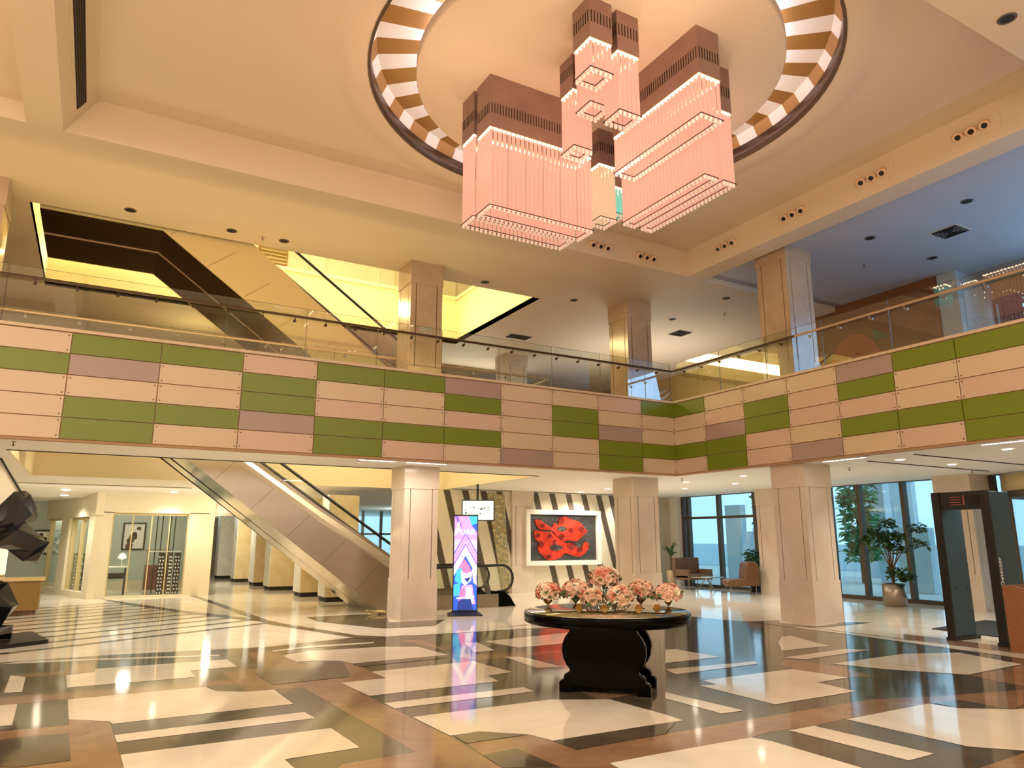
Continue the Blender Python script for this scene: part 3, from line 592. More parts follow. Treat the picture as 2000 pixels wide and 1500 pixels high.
mb.box(.44, Y+.05, 2.22, 2.36, Y+.15, 2.28)
o = struct(mb.build('window_7', M['louver'], origin=(1.35, Y, 0)))
MB().box(.46, Y+.095, .05, 2.35, Y+.105, 2.24).build('pane', M['shopglass'], o)
mb = MB().box(-3, 27.2, 0, 3.3, 27.3, 2.9); struct(mb.build('wall_shop_back', M['shopwall'], origin=(0, 27.2, 0)))
mb = MB().box(-2.6, 27.1, 0, 3.2, 27.2, .25); struct(mb.build('baseboard_shop', sp))
mb = MB().box(2.9, 22.95, 0, 3.05, 27.2, 2.9); struct(mb.build('wall_shop_side', sp, origin=(3, 25, 0)))

# corridor of marble piers behind the lower escalator: white return face, cream front
def pier(x, y, wx, wy, h=2.6, kind='pier', label=None):
    t = thing('marble_pier', label, 'pier', (x+wx/2, y+wy/2, 0), 'marble piers of the corridor')
    MB().box(x, y, .12, x+wx, y+wy, h).build('pier_body', M[kind], t)
    MB().box(x-.02, y+.05, .12, x, y+wy, h).build('white_side', M['pierw'], t)
    MB().box(x+.02, y+.03, 0, x+wx, y+wy, .12).build('dark_plinth', M['ventd'], t)
    return t
PIERS = [(4.55, 32.2, .75, .8, 'pierw', 'white stone pier farthest down the corridor, next to the carved panel'), (4.78, 29.4, .8, .9, 'pier', 'cream marble pier second farthest down the corridor'), (4.95, 26.6, .85, .9, 'pier', 'veined cream marble pier midway down the corridor'),
         (4.95, 24.0, .95, .9, 'pier', 'cream marble pier behind the lower escalator, third from the front'), (5.15, 20.9, .9, .8, 'pier', 'cream marble pier behind the lower escalator, second from the front'), (5.3, 18.9, .75, .7, 'pier', 'low-showing cream pier nearest the escalator foot')]
for x, y, a, b2, k_, l_ in PIERS: pier(x, y, a, b2, 2.7, k_, l_)
mb = MB().box(3.05, 33.2, 2.45, 6.1, 33.4, 2.72); mb.box(6.2, 19.6, 0, 6.3, 37, 2.72); struct(mb.build('wall_corridor', M['mwall'], origin=(6, 28, 0)))
mb = MB().box(3.05, 25.0, 2.3, 5.2, 25.3, 2.75); struct(mb.build('trim_8', M['pier']))
# far bluish window behind the escalator
mb = MB().box(7.0, 30.0, 0, 13, 30.2, .9); mb.box(7, 30.0, 2.75, 13, 30.2, 3.0); struct(mb.build('wall_far_window', M['mwall'], origin=(10, 30, 0)))
fr = MB()
for x in (7.1, 8.2, 9.0, 9.8, 10.6, 11.4, 12.9): fr.box(x, 30.02, .9, x+.1, 30.12, 2.75)
fr.box(7, 30.02, 1.75, 13, 30.12, 1.83)
o = struct(fr.build('window_8', M['mullion'], origin=(10, 30, .9)))
MB().box(7.1, 30.06, .9, 12.9, 30.07, 2.75).build('pane', M['wglass'], o)

# ---- outside the windows
mb = MB().box(18.2, -6, -.05, 48, 40, -.01); struct(mb.build('floor_outside', M['extg'], origin=(30, 10, 0)))
mb = MB().box(34, 12, 0, 34.3, 48, 1.3)
mb.box(27, -6, 0, 27.3, 10.6, 2.4); mb.box(25.9, 17.1, 0, 26.3, 17.55, 7); mb.box(22, 20.6, 0, 22.3, 21.4, 2.9); mb.box(24.5, 20.5, 0, 24.8, 23.2, 1.9); mb.box(21.5, 12.9, 0, 21.8, 13.9, 1.9); mb.box(29, 17.9, 0, 29.3, 20.2, 4)
struct(mb.build('wall_outside', M['ext'], origin=(26, 10, 0)))

# ================================================================ chandelier pendants
def pendant(label, x0, y0, x1, y1, hb, tb, tm='tube', zt=8.0, sp=.072):
    t = thing('chandelier_pendant', label, 'chandelier', ((x0+x1)/2, (y0+y1)/2, tb), 'box pendants of the ceiling lamp group')
    h = MB(); e = .0
    h.box(x0, y0, hb, x1, y1, zt)
    hz = hb+.22
    sl = MB()
    n = max(3, int((x1-x0)/.045))
    for k in range(n):
        x = x0+.03+(x1-x0-.06)*k/(n-1); sl.box(x-.006, y0-.004, hz, x+.006, y0+.001, hz+.16)
    n = max(3, int((y1-y0)/.045))
    for k in range(n):
        y = y0+.03+(y1-y0-.06)*k/(n-1); sl.box(x0-.004, y-.006, hz, x0+.001, y+.006, hz+.16)
    hs = h.build('housing', M['housing'], t); sl.build('vent_slots', M['slot'], hs)
    led = MB().box(x0+.02, y0+.02, hb-.012, x1-.02, y1-.02, hb-.001, 0)
    rw, rd = x1-x0-.06, y1-y0-.06
    nx = max(3, round(rw/sp)); ny = max(2, round(rd/sp))
    pts = [(x0+.03+rw*k/nx, y0+.03) for k in range(nx+1)]+[(x0+.03+rw*k/nx, y1-.03) for k in range(nx+1)]+[(x0+.03, y0+.03+rd*k/ny) for k in range(1, ny)]+[(x1-.03, y0+.03+rd*k/ny) for k in range(1, ny)]
    pts = pts[:100]
    lb = MB().ball((0, 0, 0), .026, 5); lme = bpy.data.meshes.new('led_bulb'); lme.from_pydata(lb.v, [], lb.f); lme.materials.append(M['led'])
    for px, py in pts: inst(lme, 'led_bulb', t, (px-WL[t.name].x, py-WL[t.name].y, hb-.02-WL[t.name].z))
    L = hb-tb-.03
    tmh = MB().lathe([(.024, tb+.05-tb), (.024, L+tb-tb)], (0, 0, 0), 8, 0)
    tmh.lathe([(.001, 0), (.022, .004), (.024, .05)], (0, 0, 0), 8, 1)
    me = bpy.data.meshes.new('glass_tube'); me.from_pydata(tmh.v, [], tmh.f); me.materials.append(M[tm]); me.materials.append(M['tip'])
    for p, mi in zip(me.polygons, tmh.m): p.material_index = mi; p.use_smooth = True
    og = WL[t.name]
    for px, py in pts: inst(me, 'glass_tube', t, (px-og.x, py-og.y, 0))
    fr = MB(); z = tb+.055; q = .004
    for (a, b2, c, d) in ((x0, y0, x1, y0), (x0, y1, x1, y1), (x0, y0, x0, y1), (x1, y0, x1, y1)):
        fr.box(a-q, b2-q, z-.004, c+q, d+q, z+.004)
    i = .06
    for (a, b2, c, d) in ((x0+i, y0+i, x1-i, y0+i), (x0+i, y1-i, x1-i, y1-i), (x0+i, y0+i, x0+i, y1-i), (x1-i, y0+i, x1-i, y1-i)):
        fr.box(a-q, b2-q, z-.004, c+q, d+q, z+.004)
    nn = max(1, int((x1-x0)/.27))
    for k in range(1, nn): 
        x = x0+(x1-x0)*k/nn; fr.tube([(x, y0, z), (x, y0, hb)], .002, 4); fr.tube([(x, y1, z), (x, y1, hb)], .002, 4)
    fr.build('rod_frame', M['slot'], t)
    return t
pendant('long box pendant of glass rods, nearer one of the left pair', 4.21, 8.03, 5.95, 8.43, 7.18, 5.95)
pendant('long box pendant of glass rods, rear one of the left pair', 4.19, 8.50, 5.92, 8.88, 7.30, 5.97)
pendant('small square pendant of pink glass rods, topmost and nearest in the photo', 4.54, 6.11, 4.88, 6.46, 7.43, 6.98)
pendant('square glass rod pendant hanging right beside the topmost one', 4.98, 6.14, 5.32, 6.47, 7.435, 6.567)
pendant('square glass rod pendant left of centre, below the topmost one', 4.98, 7.11, 5.30, 7.42, 7.48, 6.59)
pendant('square glass rod pendant half hidden behind the topmost one', 4.90, 6.62, 5.22, 6.94, 7.45, 6.93)
pendant('square pendant of yellowish pale rods at the bottom centre', 6.36, 8.40, 6.69, 8.74, 7.39, 6.43, 'tubey')
pendant('narrow pendant of cyan green rods seen behind the yellowish one', 6.92, 8.80, 7.20, 9.1, 7.33, 6.80, 'tubec')
pendant('long glass rod pendant with the highest bottom edge in the right group', 6.03, 5.85, 6.41, 7.62, 7.312, 6.695)
pendant('long glass rod pendant below and behind the first of the right group', 6.50, 6.31, 6.75, 8.06, 7.312, 6.2)
pendant('long glass rod pendant farthest right in the right group', 6.84, 6.31, 7.08, 8.06, 7.312, 6.2)

# ================================================================ spotlights in the beam, downlights, ceiling fittings
def spot_trio(x, y, z, face, label):
    t = thing('spotlight_trio', label, 'spotlight', (x, y, z), 'triple spotlights in the ceiling beam')
    pl = MB()
    if face == 'x': pl.box(x-.015, y-.42, z-.12, x-.001, y+.42, z+.13)
    else: pl.box(x-.36, y-.015, z-.12, x+.36, y-.001, z+.13)
    pl.build('mounting_plate', M['ceil'], t)
    for k in (-1, 0, 1):
        c = Vector((x, y, z)); off = .2
        if face == 'x': c += Vector((-.03, k*.2, 0)); dirn = Vector((-1, -.35, -.75)).normalized()
        else: c += Vector((k*.19, -.03, 0)); dirn = Vector((-.1, -1, -.75)).normalized()
        rg = MB(); q = dirn.to_track_quat('Z', 'Y').to_matrix().to_4x4()
        prof = [(.001, -.02), (.085, -.02), (.09, .01), (.075, .045), (.045, .06), (.04, .04)]
        tmp = MB().lathe(prof, (0, 0, 0), 20); rg.add([tuple(c+q @ Vector(v)) for v in tmp.v], tmp.f, 0, True)
        o = rg.build('spot_ring', M['spotring'], t)
        ln = MB(); tmp = MB().lathe([(.001, .056), (.042, .056)], (0, 0, 0), 16); ln.add([tuple(c+q @ Vector(v)) for v in tmp.v], tmp.f); ln.build('lens', M['lens'], o)
    return t
for y, d in ((5.30, 'nearest the right edge of the photo'), (6.99, 'second from the right edge of the photo'), (8.67, 'third from the right edge of the photo'), (10.43, 'nearest the beam corner')):
    spot_trio(TX1, y, 7.76, 'x', 'three swivel spotlights in the right beam face, '+d)
for x, d in ((8.76, 'half hidden below the chandelier'), (10.02, 'nearest the beam corner')):
    spot_trio(x, TY1, 7.67, 'y', 'three swivel spotlights in the far beam face, '+d)

for xa, xb, ya, yb, d in ((4.15, 4.9, 13.08, 13.14, 'left of the left ground floor column'), (5.1, 5.95, 13.08, 13.14, 'above the left ground floor column'), (12.0, 12.06, 8.2, 9.1, 'right of the pinkish column'), (12.0, 12.06, 4.9, 6.2, 'near the right edge of the photo')):
    t = thing('strip_light', 'recessed strip light under the balcony edge, '+d, 'strip light', ((xa+xb)/2, (ya+yb)/2, ZS), 'strip lights along the balcony edge')
    MB().box(xa, ya, ZS-.012, xb, yb, ZS-.001).build('housing', M['white'], t); MB().box(xa+.01, ya+.01, ZS-.016, xb-.01, yb-.01, ZS-.012).build('diffuser', emis('strip_glow', (1, .95, .88), 9), t)
area('soffit_strip_light', (3.6, 13.1, ZS-.03), 4.5, 70, NEU, (0, 0, 0), .06)
DLM = {}
def downlight(x, y, z, label, lit=True, power=80, r=.075, group=None, half=0):
    t = thing('downlight', label, 'downlight', (x, y, z), group or ('lit downlights in the soffit' if lit else 'dark round downlights in the upper ceiling'))
    if lit not in DLM:
        a = MB().lathe([(r, -.006), (r+.025, -.006), (r+.028, 0)], (0, 0, 0), 20); b2 = MB().lathe([(.001, -.003), (r, -.003)], (0, 0, 0), 20)
        ob = []
        for mbx, nm, mt in ((a, 'trim_ring', M['white'] if lit else M['vent']), (b2, 'lamp_disc', M['lamp'] if lit else M['ventd'])):
            me = bpy.data.meshes.new(nm); me.from_pydata(mbx.v, [], mbx.f); me.materials.append(mt); ob.append(me)
        DLM[lit] = ob
    inst(DLM[lit][0], 'trim_ring', t, (0, 0, -.002)); inst(DLM[lit][1], 'lamp_disc', t, (0, 0, -.002))
    if lit: spot('downlight_beam', (x, y, z-.03), power, NEU, 125, .8, .05)
G = 'lit downlights in the soffit'
for x, y, z, d in ((-.74, 22.6, 2.83, 'nearer one of the two above the storefront corner'), (-.8, 23.75, 2.752, 'farther one of the two above the storefront corner'), (1.84, 22.4, 2.85, 'above the glass shop door'),
    (13.28, 14.21, ZS, 'behind the balcony corner, left of a pair'), (14.99, 16.11, ZS, 'behind the balcony corner, lower of a pair'), (14.8, 13.97, ZS, 'in front of the left window wall'), (13.17, 12.16, ZS, 'just left of the pinkish column'),
    (13.03, 8.19, ZS, 'right of the pinkish column under the balcony'), (14.75, 8.2, ZS, 'above the metal detector gate'), (13.03, 6.32, ZS, 'largest, near the right edge of the photo'), (13.28, 19.0, ZS, 'left one above the red relief'), (14.99, 18.9, ZS, 'right one above the red relief'), (13.07, 17.3, ZS, 'nearer one above the red relief')):
    downlight(x, y, z, 'round lit downlight in the white soffit, '+d, True, 130)
for x, y in ((3.2, 13.75), (8.4, 13.75), (14.8, 4.2), (10.2, 17.2), (-3.2, 17.0), (-4.0, 13.8)): spot('downlight_beam', (x, y, ZS-.02), 130, NEU, 125, .8, .05)
for x, y, d in ((-.02, 14.1, 'farthest left, above the dark escalator underside'), (1.74, 14.14, 'second from the left'), (2.74, 14.14, 'between the sprinkler and the left column'), (7.37, 14.25, 'right of the left column'), (9.92, 14.3, 'midway between the two gallery columns'),
    (13.17, 14.3, 'left of the square vent by the corner'), (13.15, 12.3, 'in the grey ceiling left of the large column'), (13.19, 6.47, 'highest in the dark blue ceiling'), (13.16, 8.37, 'in the dark blue ceiling, nearest the large column'), (15.32, 8.37, 'in the dark blue ceiling, below the square vent')):
    z = Z2 if (x < 11.7 or y > TY1) else Z2+.12
    downlight(x, y, z, 'unlit round downlight in the upper ceiling, '+d, False)
downlight(8.58, 3.5, Z2, 'unlit round downlight in the pale ceiling at the top right corner', False)
def vent(x, y, z, s, label):
    t = thing('ceiling_vent', label, 'air vent', (x, y, z))
    MB().box(x-s, y-s, z-.008, x+s, y+s, z-.001).build('vent_frame', M['ceil'], t)
    mb = MB()
    for k in range(5):
        q = s*(.85-k*.17); w_ = .02
        for a in ((x-q, y-q, x+q, y-q+w_), (x-q, y+q-w_, x+q, y+q), (x-q, y-q, x-q+w_, y+q), (x+q-w_, y-q, x+q, y+q)): mb.box(a[0], a[1], z-.022, a[2], a[3], z-.008)
    mb.build('vent_louvres', M['ventd'], t)
vent(14.26, 7.38, Z2+.12, .28, 'square ceiling diffuser in the dark blue ceiling on the right')
vent(14.29, 15.22, Z2, .28, 'square ceiling diffuser in the grey ceiling above the balcony corner')
t = thing('ceiling_grille', 'rectangular grille in the yellow ceiling between the two gallery columns', 'air vent', (10.4, 17.9, Z2))
mb = MB().box(10.05, 17.7, Z2-.01, 10.75, 18.1, Z2-.001); mb.build('frame', M['vent'], t)
mb = MB()
for k in range(12): mb.box(10.08+k*.055, 17.73, Z2-.018, 10.11+k*.055, 18.07, Z2-.01)
mb.build('grille_bars', M['ventd'], t)
# slot diffuser in the sloping coffer side
t = thing('slot_vent', 'long dark linear air vent in the sloping coffer side at top left', 'air vent', (-.8, 8, 7.75))
dx, dz = .4/math.hypot(.4, .63), .63/math.hypot(.4, .63)
def slp(s_, y, o=0): return (TX0+dx*s_+dz*o, y, Z2+dz*s_-dx*o)
def sbox(mb, s0, s1, y0, y1, o0, o1, mi=0):
    v = [slp(s_, y, o) for o in (o0, o1) for s_, y in ((s0, y0), (s1, y0), (s1, y1), (s0, y1))]
    mb.add(v, [(0, 1, 2, 3), (7, 6, 5, 4), (0, 4, 5, 1), (1, 5, 6, 2), (2, 6, 7, 3), (3, 7, 4, 0)], mi)
mb = MB(); sbox(mb, .22, .52, 4.2, 11.4, 0, .008); mb.build('vent_frame', M['ceil'], t)
mb = MB(); sbox(mb, .27, .47, 4.25, 11.34, .008, .010); mb.build('vent_opening', M['ventd'], t)
mb = MB()
for k in range(5): sbox(mb, .295+k*.038, .302+k*.038, 4.25, 11.34, .010, .02)
mb.build('vent_blades', M['vent'], t)
def head(x, y, z, label, name='sprinkler_head'):
    t = thing(name, label, 'sprinkler' if 'spr' in name else 'sensor', (x, y, z), 'sprinkler heads')
    MB().lathe([(.001, -.012), (.035, -.01), (.04, 0)], (x, y, z-.001), 12).build('escutcheon', M['raill'], t)
    MB().lathe([(.001, -.07), (.022, -.068), (.022, -.062), (.008, -.055), (.008, -.01)], (x, y, z), 10).build('nozzle', M['vent'], t)
for x, y, z, d in ((2.33, 14.14, Z2, 'in the yellow ceiling left of the left gallery column'), (14.35, 9.34, Z2+.12, 'in the dark blue ceiling right of the large column'), (-1.2, 13.3, ZS, 'under the balcony at the left edge'), (4.2, 13.2, ZS, 'under the balcony left of the left column'), (12.4, 13.4, ZS, 'behind the balcony corner'),
    (13.5, 9.6, ZS, 'right of the pinkish column'), (16.2, 8.6, ZS, 'in the soffit before the right windows'), (14.0, 13.2, Z2, 'in the grey ceiling behind the corner')):
    head(x, y, z, 'small sprinkler head '+d)
for i, (a, b2) in enumerate((((12.6, 8.0), (16.9, 8.0)), ((12.8, 9.0), (16.9, 9.0)))):
    y = a[1]; mb = MB().box(12.4+i*.3, y-.5+i*.1, ZS-.012, 16.9, y-.46+i*.1, ZS-.001); t = mb.build('linear_slot', M['ventd']); tag(t, 'thin dark linear air slot in the soffit, %s of the two near the right windows' % ('nearer' if i == 0 else 'farther'), 'air vent')
mb = MB().box(-4.5, 21.45, 2.915, 2.2, 21.49, 2.925); tag(mb.build('linear_slot', M['ventd']), 'thin dark linear air slot in the ceiling before the storefront', 'air vent')

# ================================================================ glass railings of the gallery
def railing(label, a, b2, posts, bracket_side, z0=ZC+.06, ztop=5.72, zr=5.53, dark=True, sp=.57, brackets=True):
    """vertical glass panes between a and b (axis aligned) with one handrail on brackets"""
    ax = 0 if abs(a[0]-b2[0]) > abs(a[1]-b2[1]) else 1
    t = thing('glass_railing', label, 'railing', (a[0], a[1], z0))
    ps = [a[ax]]+sorted(posts, reverse=a[ax] > b2[ax])+[b2[ax]]
    for u, v in zip(ps, ps[1:]):
        s_ = 1 if v > u else -1
        if abs(v-u) < .1: continue
        if ax == 0: mb = MB().box(u+.006*s_, a[1]-.006, z0, v-.006*s_, a[1]+.006, ztop)
        else: mb = MB().box(a[0]-.006, u+.006*s_, z0, a[0]+.006, v-.006*s_, ztop)
        o = mb.build('glass_pane', M['glass'], t)
        e = MB()
        if ax == 0: e.box(u+.006*s_, a[1]-.006, ztop, v-.006*s_, a[1]+.006, ztop+.003); e.box(v-.012*s_, a[1]-.007, z0, v-.006*s_, a[1]+.007, ztop)
        else: e.box(a[0]-.006, u+.006*s_, ztop, a[0]+.006, v-.006*s_, ztop+.003); e.box(a[0]-.007, v-.012*s_, z0, a[0]+.007, v-.006*s_, ztop)
        e.build('pane_edge', M['mullion'], o)
    off = bracket_side*.07
    p0 = (a[0], a[1]+off, zr) if ax == 0 else (a[0]+off, a[1], zr); p1 = (b2[0], b2[1]+off, zr) if ax == 0 else (b2[0]+off, b2[1], zr)
    MB().tube([p0, p1], .025, 10).build('handrail', M['rail'] if dark else M['raill'], t)
    if brackets:
        n = int(abs(b2[ax]-a[ax])/sp)
        me = None; s_ = 1 if b2[ax] > a[ax] else -1
        for k in range(n):
            u = a[ax]+s_*(.3+k*sp); c = Vector((u, a[1], zr-.07)) if ax == 0 else Vector((a[0], u, zr-.07)); nrm = Vector((0, 1, 0)) if ax == 0 else Vector((1, 0, 0))
            if me is None:
                mb = MB(); mb.tube([-nrm*.02, nrm*.02], .028, 10); mb.tube([nrm*off*.4, nrm*off, nrm*off+Vector((0, 0, .06))], .008, 6)
                me = bpy.data.meshes.new('bracket'); me.from_pydata(mb.v, [], mb.f); me.materials.append(M['steel'] if not dark else M['rail'])
            inst(me, 'bracket', t, c-WL[t.name])
    return t
railing('glass railing with dark handrail on the left balcony front', (-8.9, YA+.08), (XC+.02, YA+.08), [-7, -5, -3.2, -1.0+1.35-1.9, 1.65, 3.03, 4.39, 5.75, 7.07, 8.39, 9.7, 11.0], -1)
railing('glass railing with pale handrail on the right balcony front, right of the large column', (XC+.08, 9.3), (XC+.08, -4.7), [8.72, 7.34, 6.05, 4.8, 3.5, 2.2, .9, -.4, -1.7, -3], -1, dark=False, sp=.66)
railing('short glass railing of the right balcony front, between corner and large column', (XC+.08, YA-.05), (XC+.08, 9.3), [11.41, 10.1], -1)
railing('inner glass railing along the near side of the escalator opening, left of the column', (-8.9, 14.5), (5.3, 14.5), [-6, -3, -.5, 1, 2.5, 4], -1, z0=ZF, ztop=5.45, zr=5.38, dark=False, sp=.8)
railing('inner glass railing along the near side of the escalator opening, right of the column', (6.2, 14.6), (9.25, 14.6), [7.2, 8.2], -1, z0=ZF, ztop=5.42, zr=5.38, dark=False, sp=.8)
railing('inner glass railing across the right end of the escalator opening', (9.25, 14.6), (9.25, 20.3), [16, 17.5, 19], 1, z0=ZF, ztop=5.42, zr=5.38, dark=False, sp=.8)

# ================================================================ escalators
def escalator_body(label, pts, y0, y1, mat_side, mat_under, side_seams=8, cat='escalator'):
    pass
# lower escalator, rises to the left
t = thing('escalator', 'lower stainless steel escalator rising to the left behind the left ground floor column', 'escalator', (5.6, 16.6, 0))
LE = [(5.62, .0), (8.5, 0), (8.5, .30), (6.95, .30), (5.70, 1.27), (4.16, 2.22), (3.07, 2.95), (1.35, 4.10), (1.35, 4.36), (-1.3, 4.36), (-1.3, 3.5), (.95, 3.5)]
mb = MB(); mb.prism([(x, 15.6, z) for x, z in LE], (0, .04, 0)); mb.build('side_panel', M['steel'], t)
mb = MB(); mb.prism([(x, 18.0, z) for x, z in LE], (0, .04, 0)); mb.build('side_panel', M['steel'], t)
# rounded shoulder added for the highlight, its steel also lightened for it
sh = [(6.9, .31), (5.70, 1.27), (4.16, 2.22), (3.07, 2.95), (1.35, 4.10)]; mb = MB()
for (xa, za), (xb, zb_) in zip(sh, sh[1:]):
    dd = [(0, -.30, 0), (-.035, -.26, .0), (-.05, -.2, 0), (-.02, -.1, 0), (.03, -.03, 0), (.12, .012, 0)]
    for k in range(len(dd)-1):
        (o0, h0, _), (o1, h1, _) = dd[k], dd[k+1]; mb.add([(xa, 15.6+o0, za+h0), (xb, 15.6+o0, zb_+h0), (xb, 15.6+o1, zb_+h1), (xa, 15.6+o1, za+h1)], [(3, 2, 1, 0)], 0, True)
mb.build('shoulder_trim', flat('highlight_steel', '#CFC4B0', .38, 1), t)
mb = MB()
for y0, y1 in ((15.64, 17.02), (17.06, 18.0)): mb.prism([(5.62, y0, .0), (.95, y0, 3.5), (.95, y0, 3.56), (5.7, y0, .06)], (0, y1-y0, 0))
mb.box(-1.3, 15.64, 3.5, .95, 18.0, 3.56); mb.build('underside', M['steel2'], t)
mb = MB()
for y0 in (17.015, 17.99): mb.prism([(5.63, y0, -.0), (.94, y0, 3.49), (.94, y0, 3.53), (5.68, y0, .02)], (0, .05, 0))
mb.build('shadow_gap', M['rubber'], t)
mb = MB()
for k in range(7):
    x = 5.0-k*.75; z = (5.62-x)/ (5.62-.95)*3.5
    mb.prism([(x, 15.597, z+.02), (x+.012, 15.597, z+.02), (x+.60, 15.597, z+.62), (x+.588, 15.597, z+.62)], (0, -.003, 0))
mb.build('panel_joints', M['vent'], t)
# steps and deck
mb = MB(); n = 16
for k in range(n):
    x = 7.0-k*.36; z = .1+k*.25; mb.box(x-.38, 15.95, z-.12, x, 16.85, z)
mb.box(6.9, 15.95, .0, 8.5, 16.85, .06); mb.build('steps', M['dark'], t)
def balustrade(par, y, x_end, x_low, z_low, x_hi, z_hi, x_top, hh=.95, loop=True, z0=0):
    g = MB(); base = [(x_end-.1, .3), (x_low, .3), (x_hi, z_hi+.3), (x_top, z_hi+.3)]
    topl = [(x_top, z_hi+hh-.04), (x_hi+.1, z_hi+hh-.04), (x_low+.1, hh-.04), (x_end, hh-.04)]
    arc = [(x_end+.24*math.sin(a), .62+.29*math.cos(a)) for a in [math.pi*k/8 for k in range(1, 8)]]
    g.prism([(x, y-.006, z+z0) for x, z in base[::-1]+arc[::-1]+topl[::-1]], (0, .012, 0)) if False else g.prism([(x, y-.006, z+z0) for x, z in topl+arc+[(x_end-.1, .31)]+base[1:]], (0, .012, 0))
    g.build('glass_balustrade', M['glass'], par)
    p = [(x_top, y, z0+z_hi+hh), (x_hi+.1, y, z0+z_hi+hh), (x_low+.1, y, z0+hh+.02), (x_low+.35, y, z0+hh-.03)]
    rr = (hh-.34)/2
    if loop: p += [(x_end+rr*math.sin(a), y, z0+.34+rr+rr*math.cos(a)) for a in [math.pi*k/10 for k in range(0, 10)]]+[(x_end-.12, y, z0+.33)]
    MB().tube(p, .032, 8).build('handrail', M['rubber'], par)
for y in (15.78, 17.02): balustrade(t, y, 8.68, 6.45, 0, 1.35, 3.45, -1.2)
for yn in (15.66, 16.9): MB().prism([(8.45, yn, 0), (9.0, yn, 0), (8.85, yn, .22), (8.7, yn, .34), (8.45, yn, .36)], (0, .24, 0)).build('newel_base', M['black'], t)
mb = MB().box(7.0, 16.2, .35, 8.2, 16.25, .85); 
# upper escalator, seen from below with bronze underside
t = thing('escalator', 'upper escalator with dark bronze underside rising to the left through the yellow lit ceiling opening', 'escalator', (4.9, 16, ZF))
UE = [(-1.45, 7.42), (.57, 7.42), (3.24, 5.51), (4.82, 4.39), (6.3, 4.39), (6.3, 4.62), (5.9, 4.72), (2.25, 7.48), (1.0, 8.35), (-1.45, 8.35)]
mb = MB(); mb.prism([(x, 14.7, z) for x, z in UE], (0, .04, 0)); sp_ = mb.build('side_panel', M['champagne'], t)
mb = MB()
for k in range(6):
    x = 4.3-k*.72; z = 7.42-(x-.57)*(1.91/2.67); mb.prism([(x, 14.698, z+.03), (x+.012, 14.698, z+.03), (x+.50, 14.698, z+.42), (x+.488, 14.698, z+.42)], (0, -.003, 0))
mb.build('panel_joints', M['gold'], sp_)
mb = MB()
for y0, y1 in ((14.74, 15.96), (16.02, 17.4)):
    mb.box(-1.45, y0, 7.42, .57, y1, 7.5); mb.prism([(.57, y0, 7.42), (4.82, y0, 4.39), (4.9, y0, 4.45), (.6, y0, 7.5)], (0, y1-y0, 0))
mb.build('bronze_underside', M['bronze'], t)
mb = MB(); mb.box(-1.45, 15.96, 7.41, .57, 16.02, 7.5); mb.prism([(.57, 15.96, 7.41), (4.82, 15.96, 4.39), (4.9, 15.96, 4.45), (.6, 15.96, 7.5)], (0, .06, 0)); mb.build('centre_seam', M['raill'], t)
mb = MB(); mb.prism([(x, 17.4, z) for x, z in UE], (0, .04, 0)); mb.build('side_panel', M['champagne'], t)
for y in (14.85, 16.2):
    MB().tube([(1.0, y, 9.1), (2.0, y, 8.35), (5.55, y, 5.88), (6.6, y, 5.35), (6.9, y, 5.1)], .03, 8).build('handrail', M['rubber'], t)
    MB().prism([(2.2, y-.006, 7.5), (6.3, y-.006, 4.63), (6.6, y-.006, 5.3), (5.5, y-.006, 5.85), (2.2, y-.006, 8.17)], (0, .012, 0)).build('glass_balustrade', M['glass'], t)
mb = MB()
for k in range(14):
    x = 4.9-k*.3; mb.box(x-.32, 15.0, 4.62+k*.21, x, 16.1, 4.75+k*.21)
mb.build('steps', M['dark'], t)

# ================================================================ round flower table
TCX, TCY = 4.916, 6.582
fw = Vector((TCX, TCY, 0)).normalized(); rt = Vector((fw.y, -fw.x, 0))
t = thing('round_table', 'round black lacquered table with mirror top and scrolled pedestal in the middle of the hall', 'table', (TCX, TCY, 0))
MB().lathe([(.001, .69), (.86, .69), (.88, .695), (.892, .71), (.892, .785), (.885, .797), (.87, .80), (.001, .80)], (TCX, TCY, 0), 64).build('table_top', M['black'], t)
MB().lathe([(.001, .801), (.868, .801), (.868, .807), (.001, .807)], (TCX, TCY, 0), 64).build('mirror_inlay', M['mirror'], t)
prof = [(.36, .69), (.35, .65), (.385, .60), (.43, .55), (.462, .48), (.468, .41), (.455, .34), (.42, .27), (.385, .235), (.38, .215), (.40, .20), (.435, .185), (.45, .16), (.45, .135), (.485, .12), (.505, .095), (.505, .0), (.36, .0), (.33, .05)]
ang0 = math.atan2(rt.y, rt.x)+R(-10)
def scroll(off, a):
    u = Vector((math.cos(a), math.sin(a), 0)); v = Vector((-u.y, u.x, 0)); c = Vector((TCX, TCY, 0))+v*off
    prof_ = [(x*.94, z) for x, z in prof]; ring = [(x, z) for x, z in prof_]+[(-x, z) for x, z in reversed(prof_)]
    pts = [c+u*x+Vector((0, 0, z)) for x, z in ring]
    m = MB(); m.prism([tuple(p-v*.05) for p in pts], tuple(v*.10)); return m
for off in (-.22, .26): scroll(off, ang0).build('scrolled_leg', M['black'], t, bevel=.012)
u = Vector((math.cos(ang0), math.sin(ang0), 0)); v = Vector((-u.y, u.x, 0)); c = Vector((TCX, TCY, 0))
def obox(mb, c, u, hu, v, hv, z0, z1, mi=0):
    p = [c-u*hu-v*hv, c+u*hu-v*hv, c+u*hu+v*hv, c-u*hu+v*hv]; mb.prism([(q.x, q.y, z0) for q in p], (0, 0, z1-z0), mi); return mb
obox(MB(), c+v*.02, u, .33, v, .2, .04, .69).build('pedestal_core', M['black'], t)
obox(MB(), c+v*.02, u, .42, v, .2, .02, .06).build('base_shelf', M['black'], t)

